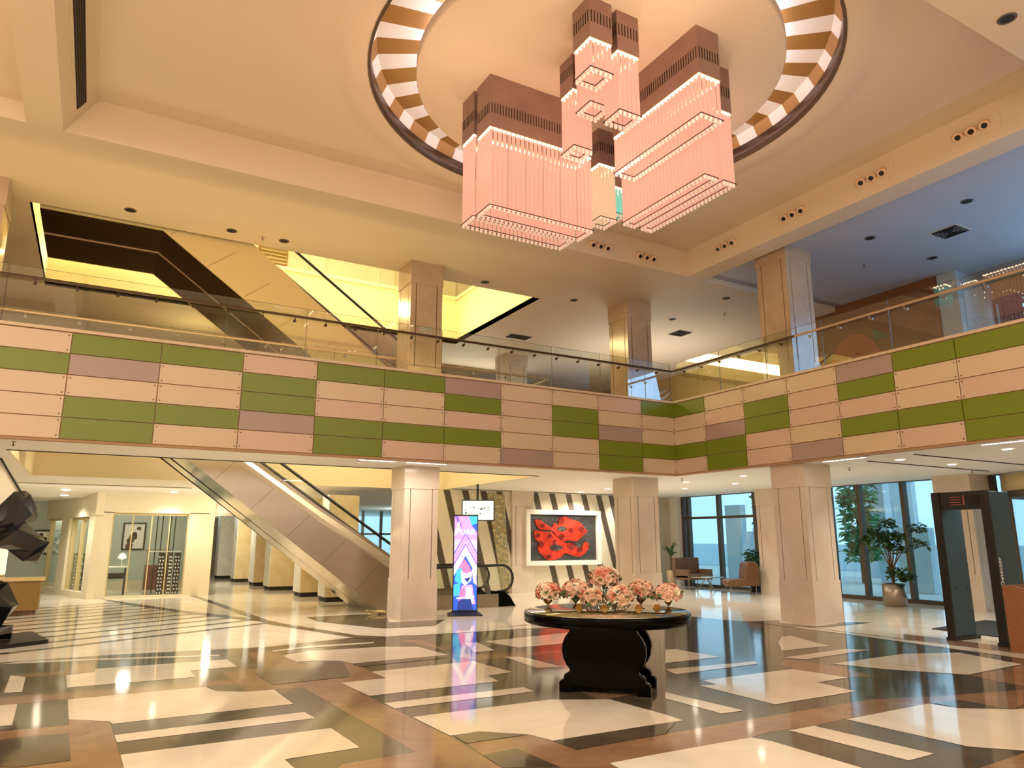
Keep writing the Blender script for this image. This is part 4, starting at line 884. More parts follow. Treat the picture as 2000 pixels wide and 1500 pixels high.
# roses: one shared mesh per colour
def rose_mesh(mat, seed):
    rnd = random.Random(seed); mb = MB()
    mb.ball((0, 0, -.008), .022, 6)
    for layer, (n, r, tilt, sz) in enumerate(((3, .012, .1, .018), (4, .021, .3, .022), (5, .029, .5, .024))):
        for k in range(n):
            a = 2*math.pi*(k/n)+layer*.5+rnd.uniform(-.1, .1); ca, sa = math.cos(a), math.sin(a); vs = []
            for i in range(5):
                for j in range(4):
                    w_ = (j-1.5)/1.5; hgt = i/4; rr = r*(.35+.65*hgt)*(1+.25*math.sin(tilt)*hgt) + .006*hgt*hgt*layer; aw = w_*sz*(1.15-.45*hgt*hgt*abs(w_))/max(r, .014)*.9
                    z = -.015+hgt*.045*(1.15-tilt*.55)-.004*abs(w_)
                    if i == 4: rr += .004*layer*.6; z -= .003*layer
                    vs.append((rr*math.cos(a+aw), rr*math.sin(a+aw), z))
            mb.add(vs, [(i*4+j, i*4+j+1, (i+1)*4+j+1, (i+1)*4+j) for i in range(4) for j in range(3)], 0, True)
    me = bpy.data.meshes.new('rose'); me.from_pydata(mb.v, [], mb.f); me.materials.append(mat)
    for p in me.polygons: p.use_smooth = True
    return me
ROSES = [rose_mesh(M['rose1'], 1), rose_mesh(M['rose1'], 2), rose_mesh(M['rose2'], 3), rose_mesh(M['rose3'], 4)]
def leaf_mesh(mat, L=.05, W=.02):
    mb = MB(); vs = []
    for i in range(5):
        s_ = i/4; w_ = W*math.sin(math.pi*min(.98, max(.04, s_)))**.8
        for j in (-1, 0, 1): vs.append((s_*L, j*w_, -.3*L*s_*s_+abs(j)*w_*.25))
    mb.add(vs, [(i*3+j, i*3+j+1, i*3+j+4, i*3+j+3) for i in range(4) for j in range(2)], 0, True)
    return mb
LEAFV = leaf_mesh(None)
def scatter_leaves(mb, c, n, rad, L=.05, W=.02, seed=0, flat_=.8, up=.2, mi=0):
    rnd = random.Random(seed); base = leaf_mesh(None, L, W)
    for k in range(n):
        th = rnd.uniform(0, 6.283); ph = rnd.uniform(-.6, 1.2); r_ = rad*rnd.uniform(.35, 1)
        p = Vector((c[0]+r_*math.cos(th)*math.cos(ph), c[1]+r_*math.sin(th)*math.cos(ph), c[2]+r_*math.sin(ph)*flat_))
        q = Matrix.Rotation(th+rnd.uniform(-.7, .7), 4, 'Z') @ Matrix.Rotation(rnd.uniform(-.8, .6)-up, 4, 'Y') @ Matrix.Rotation(rnd.uniform(-.7, .7), 4, 'X'); s_ = rnd.uniform(.7, 1.25)
        mb.add([tuple(p+q @ (Vector(v)*s_)) for v in base.v], base.f, mi, True)
    return mb
def bouquet(label, a, b2, rad, height, n, style, seed, rz=.034):
    """a: metres to the right, b2: metres away from the viewer, relative to the table centre"""
    rnd = random.Random(seed); p = Vector((TCX, TCY, .809))+rt*a+fw*b2
    t = thing('rose_bouquet', label, 'flower arrangement', p, 'rose bouquets on the round table')
    c = Vector((p.x, p.y, .809))
    if style == 'stem':
        mb = MB().lathe([(.001, 0), (.045, 0), (.045, .006), (.012, .02), (.008, .05), (.022, .062), (.008, .074), (.008, height*.45), (.035, height*.55), (.05, height*.72), (.052, height*.8)], c, 16); mb.build('vase', M['goldm'], t)
    elif style == 'diamond':
        mb = MB().lathe([(.001, 0), (.05, .001), (.001, .05)], c, 4, 0, False); mb.lathe([(.001, .048), (.06, .10), (.02, .135)], c, 4, 0, False); mb.build('geometric_base', M['goldm'], t)
        MB().lathe([(.02, .13), (.05, .16), (.055, height*.85)], c, 20).build('vase', M['glass'], t)
    else:
        mb = MB().lathe([(.06, .0), (.06, .006), (.004, .006)], c, 20)
        for k in range(6):
            an = k*math.pi/3; mb.tube([(c.x+.055*math.cos(an), c.y+.055*math.sin(an), c.z), (c.x+.11*math.cos(an+.3), c.y+.11*math.sin(an+.3), c.z+height*.6)], .004, 5)
        mb.lathe([(.11, height*.6), (.125, height*.6), (.125, height*.62), (.11, height*.62)], c, 24); mb.build('wire_stand', M['goldm'], t)
        MB().lathe([(.001, height*.3), (.09, height*.45), (.11, height*.62), (.115, height*.75)], c, 24).build('vase', M['glass'], t)
    cc = Vector((c.x, c.y, c.z+height+rad*.35))
    scatter_leaves(MB(), (cc.x, cc.y, cc.z-.02), 90, rad*1.16, .055, .02, seed, .75).build('foliage', M['leaf'], t)
    st = MB()
    for k in range(7): st.tube([(c.x, c.y, c.z+height*.5), (cc.x+rnd.uniform(-1, 1)*rad*.5, cc.y+rnd.uniform(-1, 1)*rad*.5, cc.z)], .003, 4)
    st.build('stems', M['leaf'], t)
    og = WL[t.name]; ga = 2.39996
    n = int(n*1.75)
    for k in range(n):
        zc = 1-1.4*(k+.5)/n; rr = math.sqrt(max(0, 1-zc*zc)); an = k*ga+seed
        d = Vector((rr*math.cos(an), rr*math.sin(an), zc)); pos = cc+Vector((d.x*rad, d.y*rad, d.z*rad*.78))*rnd.uniform(.84, 1.08)
        q = d.to_track_quat('Z', 'Y').to_euler(); s_ = rnd.uniform(.72, 1.02)*rz/.034
        o = inst(ROSES[rnd.choice((0, 0, 1, 1, 2, 3))], 'rose', t, pos-og, q, (s_, s_, s_))
    return t
bouquet('peach rose bouquet at the left end of the round table', -.63, -.06, .122, .13, 25, 'stem', 1)
bouquet('peach rose bouquet second from the left on the round table', -.335, .13, .138, .13, 27, 'diamond', 2)
bouquet('low rose bouquet left of the tall one, in a wire stand', -.15, -.16, .105, .10, 18, 'wire', 6)
bouquet('tallest peach rose bouquet in the centre of the round table', -.02, .25, .16, .25, 30, 'wire', 3)
bouquet('rose bouquet right of the centre, in front of the tallest one', .14, -.09, .128, .10, 25, 'wire', 4)
bouquet('peach rose bouquet second from the right on the round table', .375, .14, .13, .14, 25, 'stem', 5)
bouquet('peach rose bouquet at the right end of the round table', .655, -.08, .125, .13, 25, 'diamond', 7)
k = 0
for a, b2, d in ((-.28, -.30, 'left'), (-.02, -.34, 'centre'), (.33, -.33, 'right'), (.52, -.28, 'far right')):
    p = Vector((TCX, TCY, .809))+rt*a+fw*b2
    t = thing('tealight_holder', 'small bronze diamond shaped candle holder at the front %s of the mirror top' % d, 'candle holder', p, 'diamond candle holders')
    MB().lathe([(.015, 0), (.06, .045), (.03, .085), (.022, .07)], p, 4, 0, False).build('holder', M['goldm'], t)

# ================================================================ digital poster
def frame_mat(o, u, n):  # local x along u, local y up, facing n
    m = Matrix((( u.x, 0, n.x, o.x), (u.y, 0, n.y, o.y), (u.z, 1, n.z, o.z), (0, 0, 0, 1))); return m
pc = Vector((6.98, 14.3, 0)); pu = Vector((.93, -.10, 0)).normalized(); pu = Vector((math.cos(R(-22)), math.sin(R(-22)), 0)); pn = Vector((pu.y, -pu.x, 0))
t = thing('digital_poster', 'free standing digital poster with bright pink and blue picture beside the left column', 'digital sign', pc)
W2, D2_ = .245, .045
obox(MB(), pc+pn*-.03, pu, W2+.02, pn, D2_, .05, 2.08).build('cabinet', M['rubber'], t, bevel=.006)
mb = MB(); b0 = [pc+pu*a+pn*b2 for a, b2 in ((-.36, .26), (.36, .26), (.36, -.26), (-.36, -.26))]; b1 = [pc+pu*a+pn*b2 for a, b2 in ((-.27, .08), (.27, .08), (.27, -.12), (-.27, -.12))]
mb.add([(q.x, q.y, .0) for q in b0]+[(q.x, q.y, .015) for q in b0]+[(q.x, q.y, .07) for q in b1], [(3, 2, 1, 0), (0, 1, 5, 4), (1, 2, 6, 5), (2, 3, 7, 6), (3, 0, 4, 7), (4, 5, 9, 8), (5, 6, 10, 9), (6, 7, 11, 10), (7, 4, 8, 11), (8, 9, 10, 11)]); mb.build('base_plate', M['rubber'], t)
SCOL = {'w': (.92, .90, 1.0), 'p': (.85, .38, .80), 'v': (.30, .14, .70), 'b': (.03, .12, .75), 'c': (.06, .55, .95), 'k': (.02, .05, .28), 'm': (.95, .22, .50), 'l': (.62, .60, .95)}
SM = {k: emis('screen_'+k, c_, .8) for k, c_ in SCOL.items()}
keys = list(SCOL)
mb = MB(); fm = frame_mat(pc+pn*.016, pu, pn)
lay = [0]
def sp2(pts, k):
    lay[0] += 1; e = .0004*lay[0]
    mb.quad([tuple(fm @ Vector((x*W2, y, e))) for x, y in pts], keys.index(k))
sp2([(-1, .1), (1, .1), (1, 2.05), (-1, 2.05)], 'l')
sp2([(-1, 1.55), (1, 1.55), (1, 2.05), (-1, 2.05)], 'p'); sp2([(.25, 2.05), (1, 2.05), (1, 1.75), (.5, 1.85)], 'c'); sp2([(.5, 1.85), (1, 1.9), (1, 1.7)], 'b'); sp2([(-1, 2.05), (-.7, 2.05), (-.3, 1.8), (-.6, 1.85)], 'v'); sp2([(-1, 1.7), (-.6, 1.95), (-.5, 1.8), (-1, 1.62)], 'w')
for yb, k, th in ((1.70, 'v', .05), (1.62, 'p', .12), (1.48, 'v', .05), (1.42, 'w', .22), (1.22, 'b', .30)):
    sp2([(-1, yb-.42), (0, yb), (1, yb-.42), (1, yb-.42-th), (0, yb-th*.9), (-1, yb-.42-th)], k)
sp2([(-1, .8), (0, 1.22), (1, .8), (1, .1), (-1, .1)], 'b')
sp2([(-.6, .95), (-.1, 1.15), (.4, .98), (.5, .85), (-.3, .86)], 'm'); sp2([(-.8, .9), (-.4, .98), (-.1, .8), (-.4, .62), (-.9, .7)], 'c'); sp2([(-.4, .9), (.1, .84), (.6, .9), (.5, .70), (0, .60), (-.3, .66)], 'w')
sp2([(.55, .95), (.95, .92), (1, .6), (.7, .66)], 'l'); sp2([(-.1, .74), (.5, .78), (.2, .66)], 'k'); sp2([(-1, .62), (-.4, .66), (-.5, .4), (-1, .38)], 'c'); sp2([(-.3, .6), (.6, .62), (.9, .22), (-.6, .22)], 'p'); sp2([(-.4, .52), (0, .56), (0, .3), (-.6, .3)], 'm'); sp2([(.1, .56), (.5, .56), (.7, .25), (.1, .25)], 'w')
sp2([(-.75, .36), (.8, .38), (.8, .35), (-.75, .33)], 'w'); sp2([(-.6, .28), (-.3, .33), (.5, .33), (.7, .1), (-.7, .1)], 'k')
mb.build('screen', [SM[k] for k in keys], t)
text_mesh('FUAR', .17, SM['w'], t, 'screen_lettering', frame_mat(pc+pn*.034+Vector((0, 0, 1.66)), pu, pn))
text_mesh('FUAR', .17, SM['c'], t, 'screen_lettering', frame_mat(pc+pn*.033+Vector((0, 0, 1.655))+pu*.01, pu, pn))

# hanging monitor
t = thing('ceiling_monitor', 'flat monitor hanging from the ceiling above the digital poster', 'monitor', (8.9, 17.5, 2.1))
mc = Vector((8.9, 17.5, 2.32)); tu = Vector((math.cos(R(-30)), math.sin(R(-30)), 0)); tn = Vector((tu.y, -tu.x, 0))
obox(MB(), mc, tu, .44, tn, .03, 2.04, 2.60).build('casing', M['rubber'], t, bevel=.006)
fm2 = frame_mat(mc+tn*.032, tu, tn); mb = MB(); ms = [emis('monitor_white', (.85, .92, .92), .7), emis('monitor_dark', (.05, .08, .07), 1), emis('monitor_grey', (.4, .45, .43), 1)]
rn = random.Random(5); mb.quad([tuple(fm2 @ Vector(p)) for p in ((-.41, -.25, 0), (.41, -.25, 0), (.41, .25, 0), (-.41, .25, 0))], 0)
for k in range(22):
    x, y, w_, h_ = rn.uniform(-.36, .3), rn.uniform(-.14, .06), rn.uniform(.03, .12), rn.uniform(.01, .05); mb.quad([tuple(fm2 @ Vector(p)) for p in ((x, y, .001+k*.0001), (x+w_, y+.01, .001+k*.0001), (x+w_, y+h_, .001+k*.0001), (x, y+h_, .001+k*.0001))], 1+k % 2)
mb.build('screen', ms, t)
MB().tube([(mc.x, mc.y+.04, 2.5), (mc.x, mc.y+.04, 3.02)], .03, 10).build('ceiling_pole', M['rubber'], t)

# ================================================================ red relief in a white frame
t = thing('wall_relief', 'large red scrollwork relief on slate ground in a white frame, on the striped wall', 'wall art', (12.85, 19.4, .8))
x0, x1, z0, z1 = 11.45, 14.25, .78, 2.46; y = 19.30
mb = MB()
for a in ((x0, z0, x1, z0+.14), (x0, z1-.14, x1, z1), (x0, z0+.14, x0+.14, z1-.14), (x1-.14, z0+.14, x1, z1-.14)): mb.box(a[0], y-.05, a[1], a[2], 19.44, a[3])
mb.build('white_frame', M['white'], t)
mb = MB().box(x0+.1, y+.06, z0+.1, x1-.1, 19.43, z1-.1); mb.build('slate_ground', M['slate'], t)
def relief(pts, nm='red_scroll_shape', d=.05):
    cx_ = 12.85; cz_ = 1.62; P = [(x0+.14+px*(x1-x0-.28), z1-.14-pz*(z1-z0-.28)) for px, pz in pts]
    # smooth closed outline
    Q = []
    n = len(P)
    for i in range(n):
        p0, p1, p2, p3 = P[i-1], P[i], P[(i+1) % n], P[(i+2) % n]
        for s_ in (0, .25, .5, .75):
            Q.append(tuple(.5*((2*p1[k])+(-p0[k]+p2[k])*s_+(2*p0[k]-5*p1[k]+4*p2[k]-p3[k])*s_*s_+(-p0[k]+3*p1[k]-3*p2[k]+p3[k])*s_**3) for k in (0, 1)))
    bm = bmesh.new(); vs = [bm.verts.new((q[0], y+.06-d, q[1])) for q in Q]; f = bm.faces.new(vs)
    r_ = bmesh.ops.extrude_face_region(bm, geom=[f]); bmesh.ops.translate(bm, verts=[g for g in r_['geom'] if isinstance(g, bmesh.types.BMVert)], vec=(0, d, 0)); bmesh.ops.triangulate(bm, faces=bm.faces[:]); bmesh.ops.recalc_face_normals(bm, faces=bm.faces[:])
    bm.verts.index_update(); m_ = MB(); m_.add([v_.co[:] for v_ in bm.verts], [tuple(v_.index for v_ in f_.verts) for f_ in bm.faces]); bm.free(); return m_.build(nm, M['red'], t)
relief([(.08, .14), (.14, .12), (.24, .22), (.33, .28), (.36, .18), (.42, .24), (.44, .08), (.52, .04), (.62, .10), (.74, .16), (.82, .30), (.86, .36), (.80, .44), (.76, .50), (.68, .58), (.56, .56), (.48, .58), (.40, .48), (.33, .36), (.26, .34), (.14, .32)])
relief([(.07, .36), (.16, .36), (.30, .36), (.34, .42), (.42, .52), (.52, .62), (.62, .62), (.70, .72), (.78, .72), (.82, .60), (.88, .66), (.84, .80), (.74, .92), (.62, .90), (.52, .84), (.46, .92), (.36, .98), (.26, .98), (.18, .88), (.12, .76), (.14, .62), (.08, .52)])
for hx, hz, hw, hh_ in ((.47, .31, .075, .06), (.38, .72, .10, .07), (.27, .37, .10, .012)):
    mb = MB(); pts = [(x0+.14+(hx+hw*math.cos(a*math.pi/8))*(x1-x0-.28), y+.005, z1-.14-(hz+hh_*math.sin(a*math.pi/8)*(1-abs(math.cos(a*math.pi/8))*.4))*(z1-z0-.28)) for a in range(16)]
    mb.prism(pts, (0, -.004, 0)); mb.build('slate_eye', M['slate'], t)
for hx, hz, rr, tr in ((.46, .13, .055, 2.2), (.18, .25, .035, 1.8), (.60, .33, .04, 1.8), (.76, .32, .045, 1.8), (.46, .49, .05, 2.2), (.60, .66, .07, 2.6), (.12, .46, .035, 1.7), (.28, .46, .03, 1.6), (.16, .64, .045, 1.9), (.34, .71, .05, 1.9), (.74, .76, .045, 2), (.27, .91, .035, 1.7), (.36, .59, .035, 1.4)):
    pts = []
    for i in range(28):
        s_ = i/27; a = s_*tr*2*math.pi+hx*20; r_ = rr*1.15*(1-.9*s_); pts.append((x0+.14+(hx+r_*math.cos(a)*.9)*(x1-x0-.28), y-.002, z1-.14-(hz+r_*math.sin(a)*1.35)*(z1-z0-.28)))
    MB().tube(pts, .010, 5).build('spiral_groove', M['redd'], t)
spot('art_light', (12.4, 18.2, 2.95), 90, (1, .92, .78), 90, .8, .05, (R(40), 0, 0))
spot('art_light', (13.6, 18.2, 2.95), 90, (1, .92, .78), 90, .8, .05, (R(40), 0, 0))

# ================================================================ metal detector gate and podium
t = thing('metal_detector_gate', 'dark blue grey walk-through metal detector gate in front of the right pillar', 'metal detector', (12.25, 6.7, 0))
def leg(y, x0_, label=None):
    mb = MB().box(x0_, y-.035, .05, x0_+.62, y+.035, 2.29); o = mb.build('side_panel', M['detector'], t, bevel=.008)
    MB().box(x0_-.035, y-.06, 0.03, x0_+.002, y+.06, 2.30).build('edge_strip', M['rubber'], o)
    MB().box(x0_-.06, y-.07, 0, x0_+.66, y+.07, .05).build('foot', M['rubber'], o)
    for xx in (.2, .5): MB().box(x0_+xx, y-.038, .78, x0_+xx+.03, y-.034, .82).build('bolt', M['rubber'], o)
    return o
leg(6.97, 11.95); lr = leg(6.20, 11.93)
mb = MB().box(11.94, 6.24, 2.02, 12.12, 6.93, 2.30); cb = mb.build('crossbar', M['rubber'], t)
MB().box(11.934, 6.30, 2.09, 11.94, 6.46, 2.24).build('display', M['lens'], cb)
mb = MB()
for k in range(4): mb.box(11.934, 6.58, 2.09+k*.04, 11.94, 6.74, 2.10+k*.04)
mb.box(11.934, 6.52, 2.09, 11.94, 6.54, 2.24); mb.build('red_indicator', emis('red_indicator', (.25, .05, .03), .25), cb)
for wd, zz in (('Metal', .53), ('Detector', .86)): text_mesh(wd, .115, M['paper'], lr, 'white_word', Matrix(((0, -1, 0, 12.07), (0, 0, -1, 6.20-.037), (1, 0, 0, zz), (0, 0, 0, 1))), 'LEFT')
t = thing('podium', 'small reddish brown wooden podium with curved top at the right edge of the photo', 'podium', (11.9, 5.6, 0))
y1 = 5.97
pts = [(11.62, y1, 0), (11.62, y1, .90), (11.62, y1-.1, .905), (11.62, y1-.22, .88), (11.62, y1-.34, .86), (11.62, y1-.75, .86), (11.62, y1-.75, 0)]
MB().prism(pts, (.06, 0, 0)).build('front_panel', M['podium'], t)
MB().box(11.68, y1-.03, 0, 12.2, y1, .9).build('side_panel', M['podium'], t)
MB().box(11.68, y1-.75, 0, 12.2, y1-.72, .86).build('side_panel', M['podium'], t)
MB().box(11.68, y1-.72, .80, 12.2, y1-.03, .83).build('shelf', flat('dark_red_shelf', '#7A1F1A', .5), t)
t = MB().prism([(13.1, 8.0, .001), (12.9, 6.2, .001), (15.2, 6.2, .001), (15.4, 8.3, .001)], (0, 0, .012)).build('floor_mat', M['mat']); tag(t, 'dark grey floor mat behind the metal detector gate', 'mat')

# revolving door drum
t = thing('revolving_door', 'revolving door with beige curved drum band at the right edge', 'door', (18.9, 7.75, 0))
dc = (18.7, 7.75); dr = 1.35
MB().lathe([(dr, 2.62), (dr+.06, 2.62), (dr+.06, 3.0), (dr, 3.0)], (*dc, 0), 40).build('drum_band', M['drum'], t)
mb = MB()
for a in (135, 170, 205, 240): mb.tube([(dc[0]+dr*math.cos(R(a)), dc[1]+dr*math.sin(R(a)), 0), (dc[0]+dr*math.cos(R(a)), dc[1]+dr*math.sin(R(a)), 3.0)], .05, 6)
mb.lathe([(dr, 2.48), (dr+.03, 2.48), (dr+.03, 2.62)], (*dc, 0), 40); mb.lathe([(dr+.03, 0), (dr+.03, .1), (dr-.03, .1)], (*dc, 0), 40); mb.build('door_frame', M['mullion'], t)
MB().lathe([(dr, .1), (dr, 2.5)], (*dc, 0), 24, 0, True, R(135), R(240)).build('curved_glass', M['wglass'], t)

# ================================================================ lounge furniture by the windows
t = thing('lounge_chair', 'tan leather low lounge chair on thin metal legs beside the pinkish column', 'chair', (16.6, 15.3, 0))
o_ = Vector((16.1, 15.75, 0)); a_ = R(-32); u = Vector((math.cos(a_), math.sin(a_), 0)); v = Vector((-u.y, u.x, 0))
def P3(x, y_, z): q = o_+u*x+v*y_; return (q.x, q.y, z)
seat = [(0, .30), (.0, .36), (.08, .42), (.55, .44), (.60, .86), (.66, .92), (.85, .92), (.93, .84), (.97, .4), (.93, .22), (.06, .20)]
MB().prism([P3(x, 0, z) for x, z in seat[:4]+[(.95, .44), (.95, .24), (.06, .22)]], tuple(v*.72)).build('seat', M['leather'], t, bevel=.04)
MB().prism([P3(x, 0, z) for x, z in [(.52, .40), (.58, .84), (.64, .92), (.86, .92), (.95, .82), (.98, .40)]], tuple(v*.72)).build('backrest', M['leather'], t, bevel=.04)
for x, y_ in ((.12, .08), (.12, .64), (.85, .08), (.85, .64)): MB().tube([P3(x, y_, 0), P3(x, y_, .25)], .012, 6).build('leg', M['steel'], t)
t = thing('lounge_chair', 'brown ribbed fabric armchair behind the flowers beside the glass coffee table', 'chair', (16.9, 18.2, 0))
MB().box(16.5, 18.35, .35, 17.55, 18.5, .98).build('backrest', M['fabric'], t, bevel=.03)
MB().box(16.5, 17.72, .3, 17.55, 18.35, .46).build('seat', M['fabric'], t, bevel=.04)
for x in (16.5, 17.45): MB().box(x, 17.75, .35, x+.1, 18.35, .62).build('armrest', M['fabric'], t, bevel=.02)
for x, y_ in ((16.55, 17.8), (17.5, 17.8), (16.55, 18.42), (17.5, 18.42)): MB().tube([(x, y_, 0), (x, y_, .31)], .015, 6).build('leg', M['steel'], t)
t = thing('coffee_table', 'low glass coffee table with crossed chrome legs beside the brown armchair', 'table', (16.6, 16.9, 0))
MB().lathe([(.001, .42), (.5, .42), (.51, .43), (.5, .445), (.001, .445)], (16.55, 17.0, 0), 40).build('glass_top', M['mirror'], t)
for a in range(3):
    an = a*2.094; MB().tube([(16.55+.34*math.cos(an), 17.0+.34*math.sin(an), 0), (16.55+.05*math.cos(an+1.8), 17.0+.05*math.sin(an+1.8), .42)], .014, 6).build('leg', M['steel'], t)

# ================================================================ plants
def long_leaf(mb, base, az, L, lift, W=.03, n=8, mi=0):
    vs = []; d = Vector((math.cos(az), math.sin(az), 0)); s2 = Vector((-d.y, d.x, 0))
    for i in range(n+1):
        s_ = i/n; w_ = W*math.sin(math.pi*(.08+.9*s_)); p = Vector(base)+d*(L*s_*.75)+Vector((0, 0, lift*math.sin(s_*2.3)*L))
        vs += [tuple(p-s2*w_), tuple(p+Vector((0, 0, -w_*.3))), tuple(p+s2*w_)]
    mb.add(vs, [(i*3+j, i*3+j+1, i*3+j+4, i*3+j+3) for i in range(n) for j in range(2)], mi, True)
def palm(label, x, y_, pot_h, pot_r, L, n, seed, potmat, stem=.1):
    t = thing('potted_palm', label, 'potted plant', (x, y_, 0)); rnd = random.Random(seed)
    MB().lathe([(.001, 0), (pot_r*.85, 0), (pot_r, pot_h), (pot_r*.9, pot_h), (pot_r*.88, pot_h-.03), (.001, pot_h-.03)], (x, y_, 0), 24).build('pot', potmat, t)
    MB().tube([(x, y_, pot_h-.03), (x, y_, pot_h+stem)], .03, 8).build('stem', M['bark'], t)
    mb = MB()
    for k in range(n): long_leaf(mb, (x, y_, pot_h+stem-.02), rnd.uniform(0, 6.28), L*rnd.uniform(.7, 1.1), rnd.uniform(.35, 1.0), .03)
    mb.build('leaves', M['leaf'], t); return t
palm('spiky green palm behind the brown armchair by the marble wall', 17.05, 19.15, .55, .16, .45, 26, 11, M['pier'], .45)
palm('dark green plant in front of the striped wall, left of the balcony corner column', 15.2, 18.75, .55, .2, .6, 26, 12, M['fabric'], .15)
def bushy(label, x, y_, pot_h, pot_r, potmat, clumps, seed, lm='leaf', leafL=.11):
    t = thing('potted_tree', label, 'potted plant', (x, y_, 0))
    MB().lathe([(.001, 0), (pot_r, 0), (pot_r, pot_h), (pot_r-.02, pot_h), (pot_r-.02, pot_h-.05), (.001, pot_h-.05)], (x, y_, 0), 32).build('pot', potmat, t)
    MB().lathe([(.001, pot_h-.045), (pot_r-.02, pot_h-.045)], (x, y_, 0), 24).build('soil', M['soil'], t)
    tr = MB(); fo = MB()
    top_ = Vector((x, y_, pot_h-.04))
    for i, (dx_, dy_, z, r_) in enumerate(clumps):
        c_ = Vector((x+dx_, y_+dy_, z)); zb_ = max(pot_h+.1, min(z-.2, 1.25)) ; 
        tr.tube([tuple(top_), (x+dx_*.1, y_+dy_*.1, zb_*.6+pot_h*.4), (x+dx_*.45, y_+dy_*.45, (zb_+z)/2), tuple(c_)], [.022, .018, .012, .006], 6)
        scatter_leaves(fo, tuple(c_), int(110*(r_/.22)**2), r_, leafL, leafL*.3, seed+i, .85, 0)
    tr.build('trunk', M['bark'], t); fo.build('leaves', M[lm], t); return t
s_r = Vector((.49, -.87, 0))   # screen right direction on the floor
def off(a, z, r_): return (s_r.x*a, s_r.y*a, z, r_)
bushy('tall airy umbrella tree in a brushed steel cylinder pot before the right windows', 16.85, 11.1, .52, .26, M['steel'],
      [off(.12, .72, .26), off(.30, .66, .18), off(-.02, 1.9, .2), off(.02, 1.62, .2), off(-.3, 1.66, .2), off(-.52, 1.5, .16), off(.12, 1.32, .2), off(.62, 1.80, .17), off(.66, 1.44, .17), off(.35, 1.33, .1), off(-.12, 1.46, .2), off(.24, 1.6, .15)], 21)
bushy('dark leafy plant in a black pot between lounge chair and narrow pillar', 17.62, 16.1, .5, .15, M['rubber'], [off(0, 1.05, .26), off(.1, .75, .2), off(-.1, .85, .2)], 40)

# ================================================================ black faceted sculpture at the left
t = thing('faceted_sculpture', 'large black faceted sculpture of joined crystal limbs on a flat base at the left edge', 'sculpture', (-1.2, 13.9, 0))
MB().prism([(-.42, 13.62, 0), (-2.6, 12.1, 0), (-2.9, 13.4, 0), (-.72, 14.95, 0)], (0, 0, .06)).build('base_plate', M['rubber'], t)
def limb(mb, pts, rs, n=6, tw=.3):
    pts = [Vector(p) for p in pts]; N = len(pts); rings = []
    for i, p in enumerate(pts):
        tg = (pts[min(i+1, N-1)]-pts[max(0, i-1)]).normalized(); up = Vector((0, 1, .15)); a = tg.cross(up).normalized(); b2 = a.cross(tg)
        rings.append([p+(a*math.cos(2*math.pi*(k+tw*i)/n)+b2*math.sin(2*math.pi*(k+tw*i)/n))*rs[i] for k in range(n)])
    vs = [v_ for r_ in rings for v_ in r_]; fs = []
    for i in range(N-1):
        for k in range(n):
            a, b2, c_, d_ = i*n+k, i*n+(k+1) % n, (i+1)*n+(k+1) % n, (i+1)*n+k; fs += [(a, b2, c_), (a, c_, d_)]
    mb.add(vs, fs+[tuple(range(n-1, -1, -1)), tuple(range((N-1)*n, N*n))])
Y0 = 13.95
mb = MB()
limb(mb, [(-2.6, Y0, .95), (-1.75, Y0, 1.6), (-1.22, Y0, 1.86), (-.98, Y0, 2.08), (-.9, Y0+.02, 2.12)], [.3, .27, .25, .28, .22])
limb(mb, [(-1.95, Y0, 1.5), (-1.4, Y0-.05, 1.62), (-1.05, Y0-.05, 1.62), (-.80, Y0, 1.40), (-.66, Y0, 1.34)], [.24, .22, .24, .23, .19], 6, .5)
limb(mb, [(-2.6, Y0, 1.2), (-2.0, Y0, 1.0), (-1.55, Y0, .86), (-1.18, Y0-.05, .68), (-1.08, Y0-.05, .58), (-1.22, Y0, .36), (-1.3, Y0, .1)], [.3, .28, .26, .26, .2, .2, .24])
limb(mb, [(-1.5, Y0, .16), (-1.15, Y0-.05, .17), (-.92, Y0-.05, .17)], [.12, .11, .11])
mb.build('faceted_body', M['sculpt'], t)

# reception counter and lit box at the left
t = thing('counter', 'small brown counter with pale top behind the black sculpture', 'counter', (-1.1, 18.9, 0))
MB().box(-2.2, 18.75, .1, -.85, 19.3, .70).build('body', M['counter'], t)
MB().box(-2.25, 18.70, .70, -.80, 19.35, .76).build('counter_top', M['champagne'], t)
MB().box(-2.15, 18.8, 0, -.9, 19.25, .1).build('plinth', M['fabric'], t)
t = thing('lit_box', 'glowing pale yellow display box above the brown counter', 'display box', (-2.0, 21, 0))
MB().box(-2.6, 21.0, .75, -1.72, 21.4, 1.60).build('glowing_body', emis('glowing_box', (1, .88, .55), 1.0), t)
MB().box(-2.6, 21.0, 0, -1.72, 21.4, .75).build('stand', M['pier'], t)
t = MB().prism([(-1.75, 16, 3.0), (-1.62, 16, 3.0), (-1.22, 16, 2.40), (-1.75, 16, 1.7), (-2.6, 16, 2.2)], (0, .04, 0)).build('slanted_panel', M['white']); tag(t, 'white slanted board with dark edge behind the sculpture at the left edge', 'board')
MB().tube([(-1.60, 15.98, 3.0), (-1.22, 15.98, 2.40)], .02, 6).build('dark_edge', M['rubber'], t)

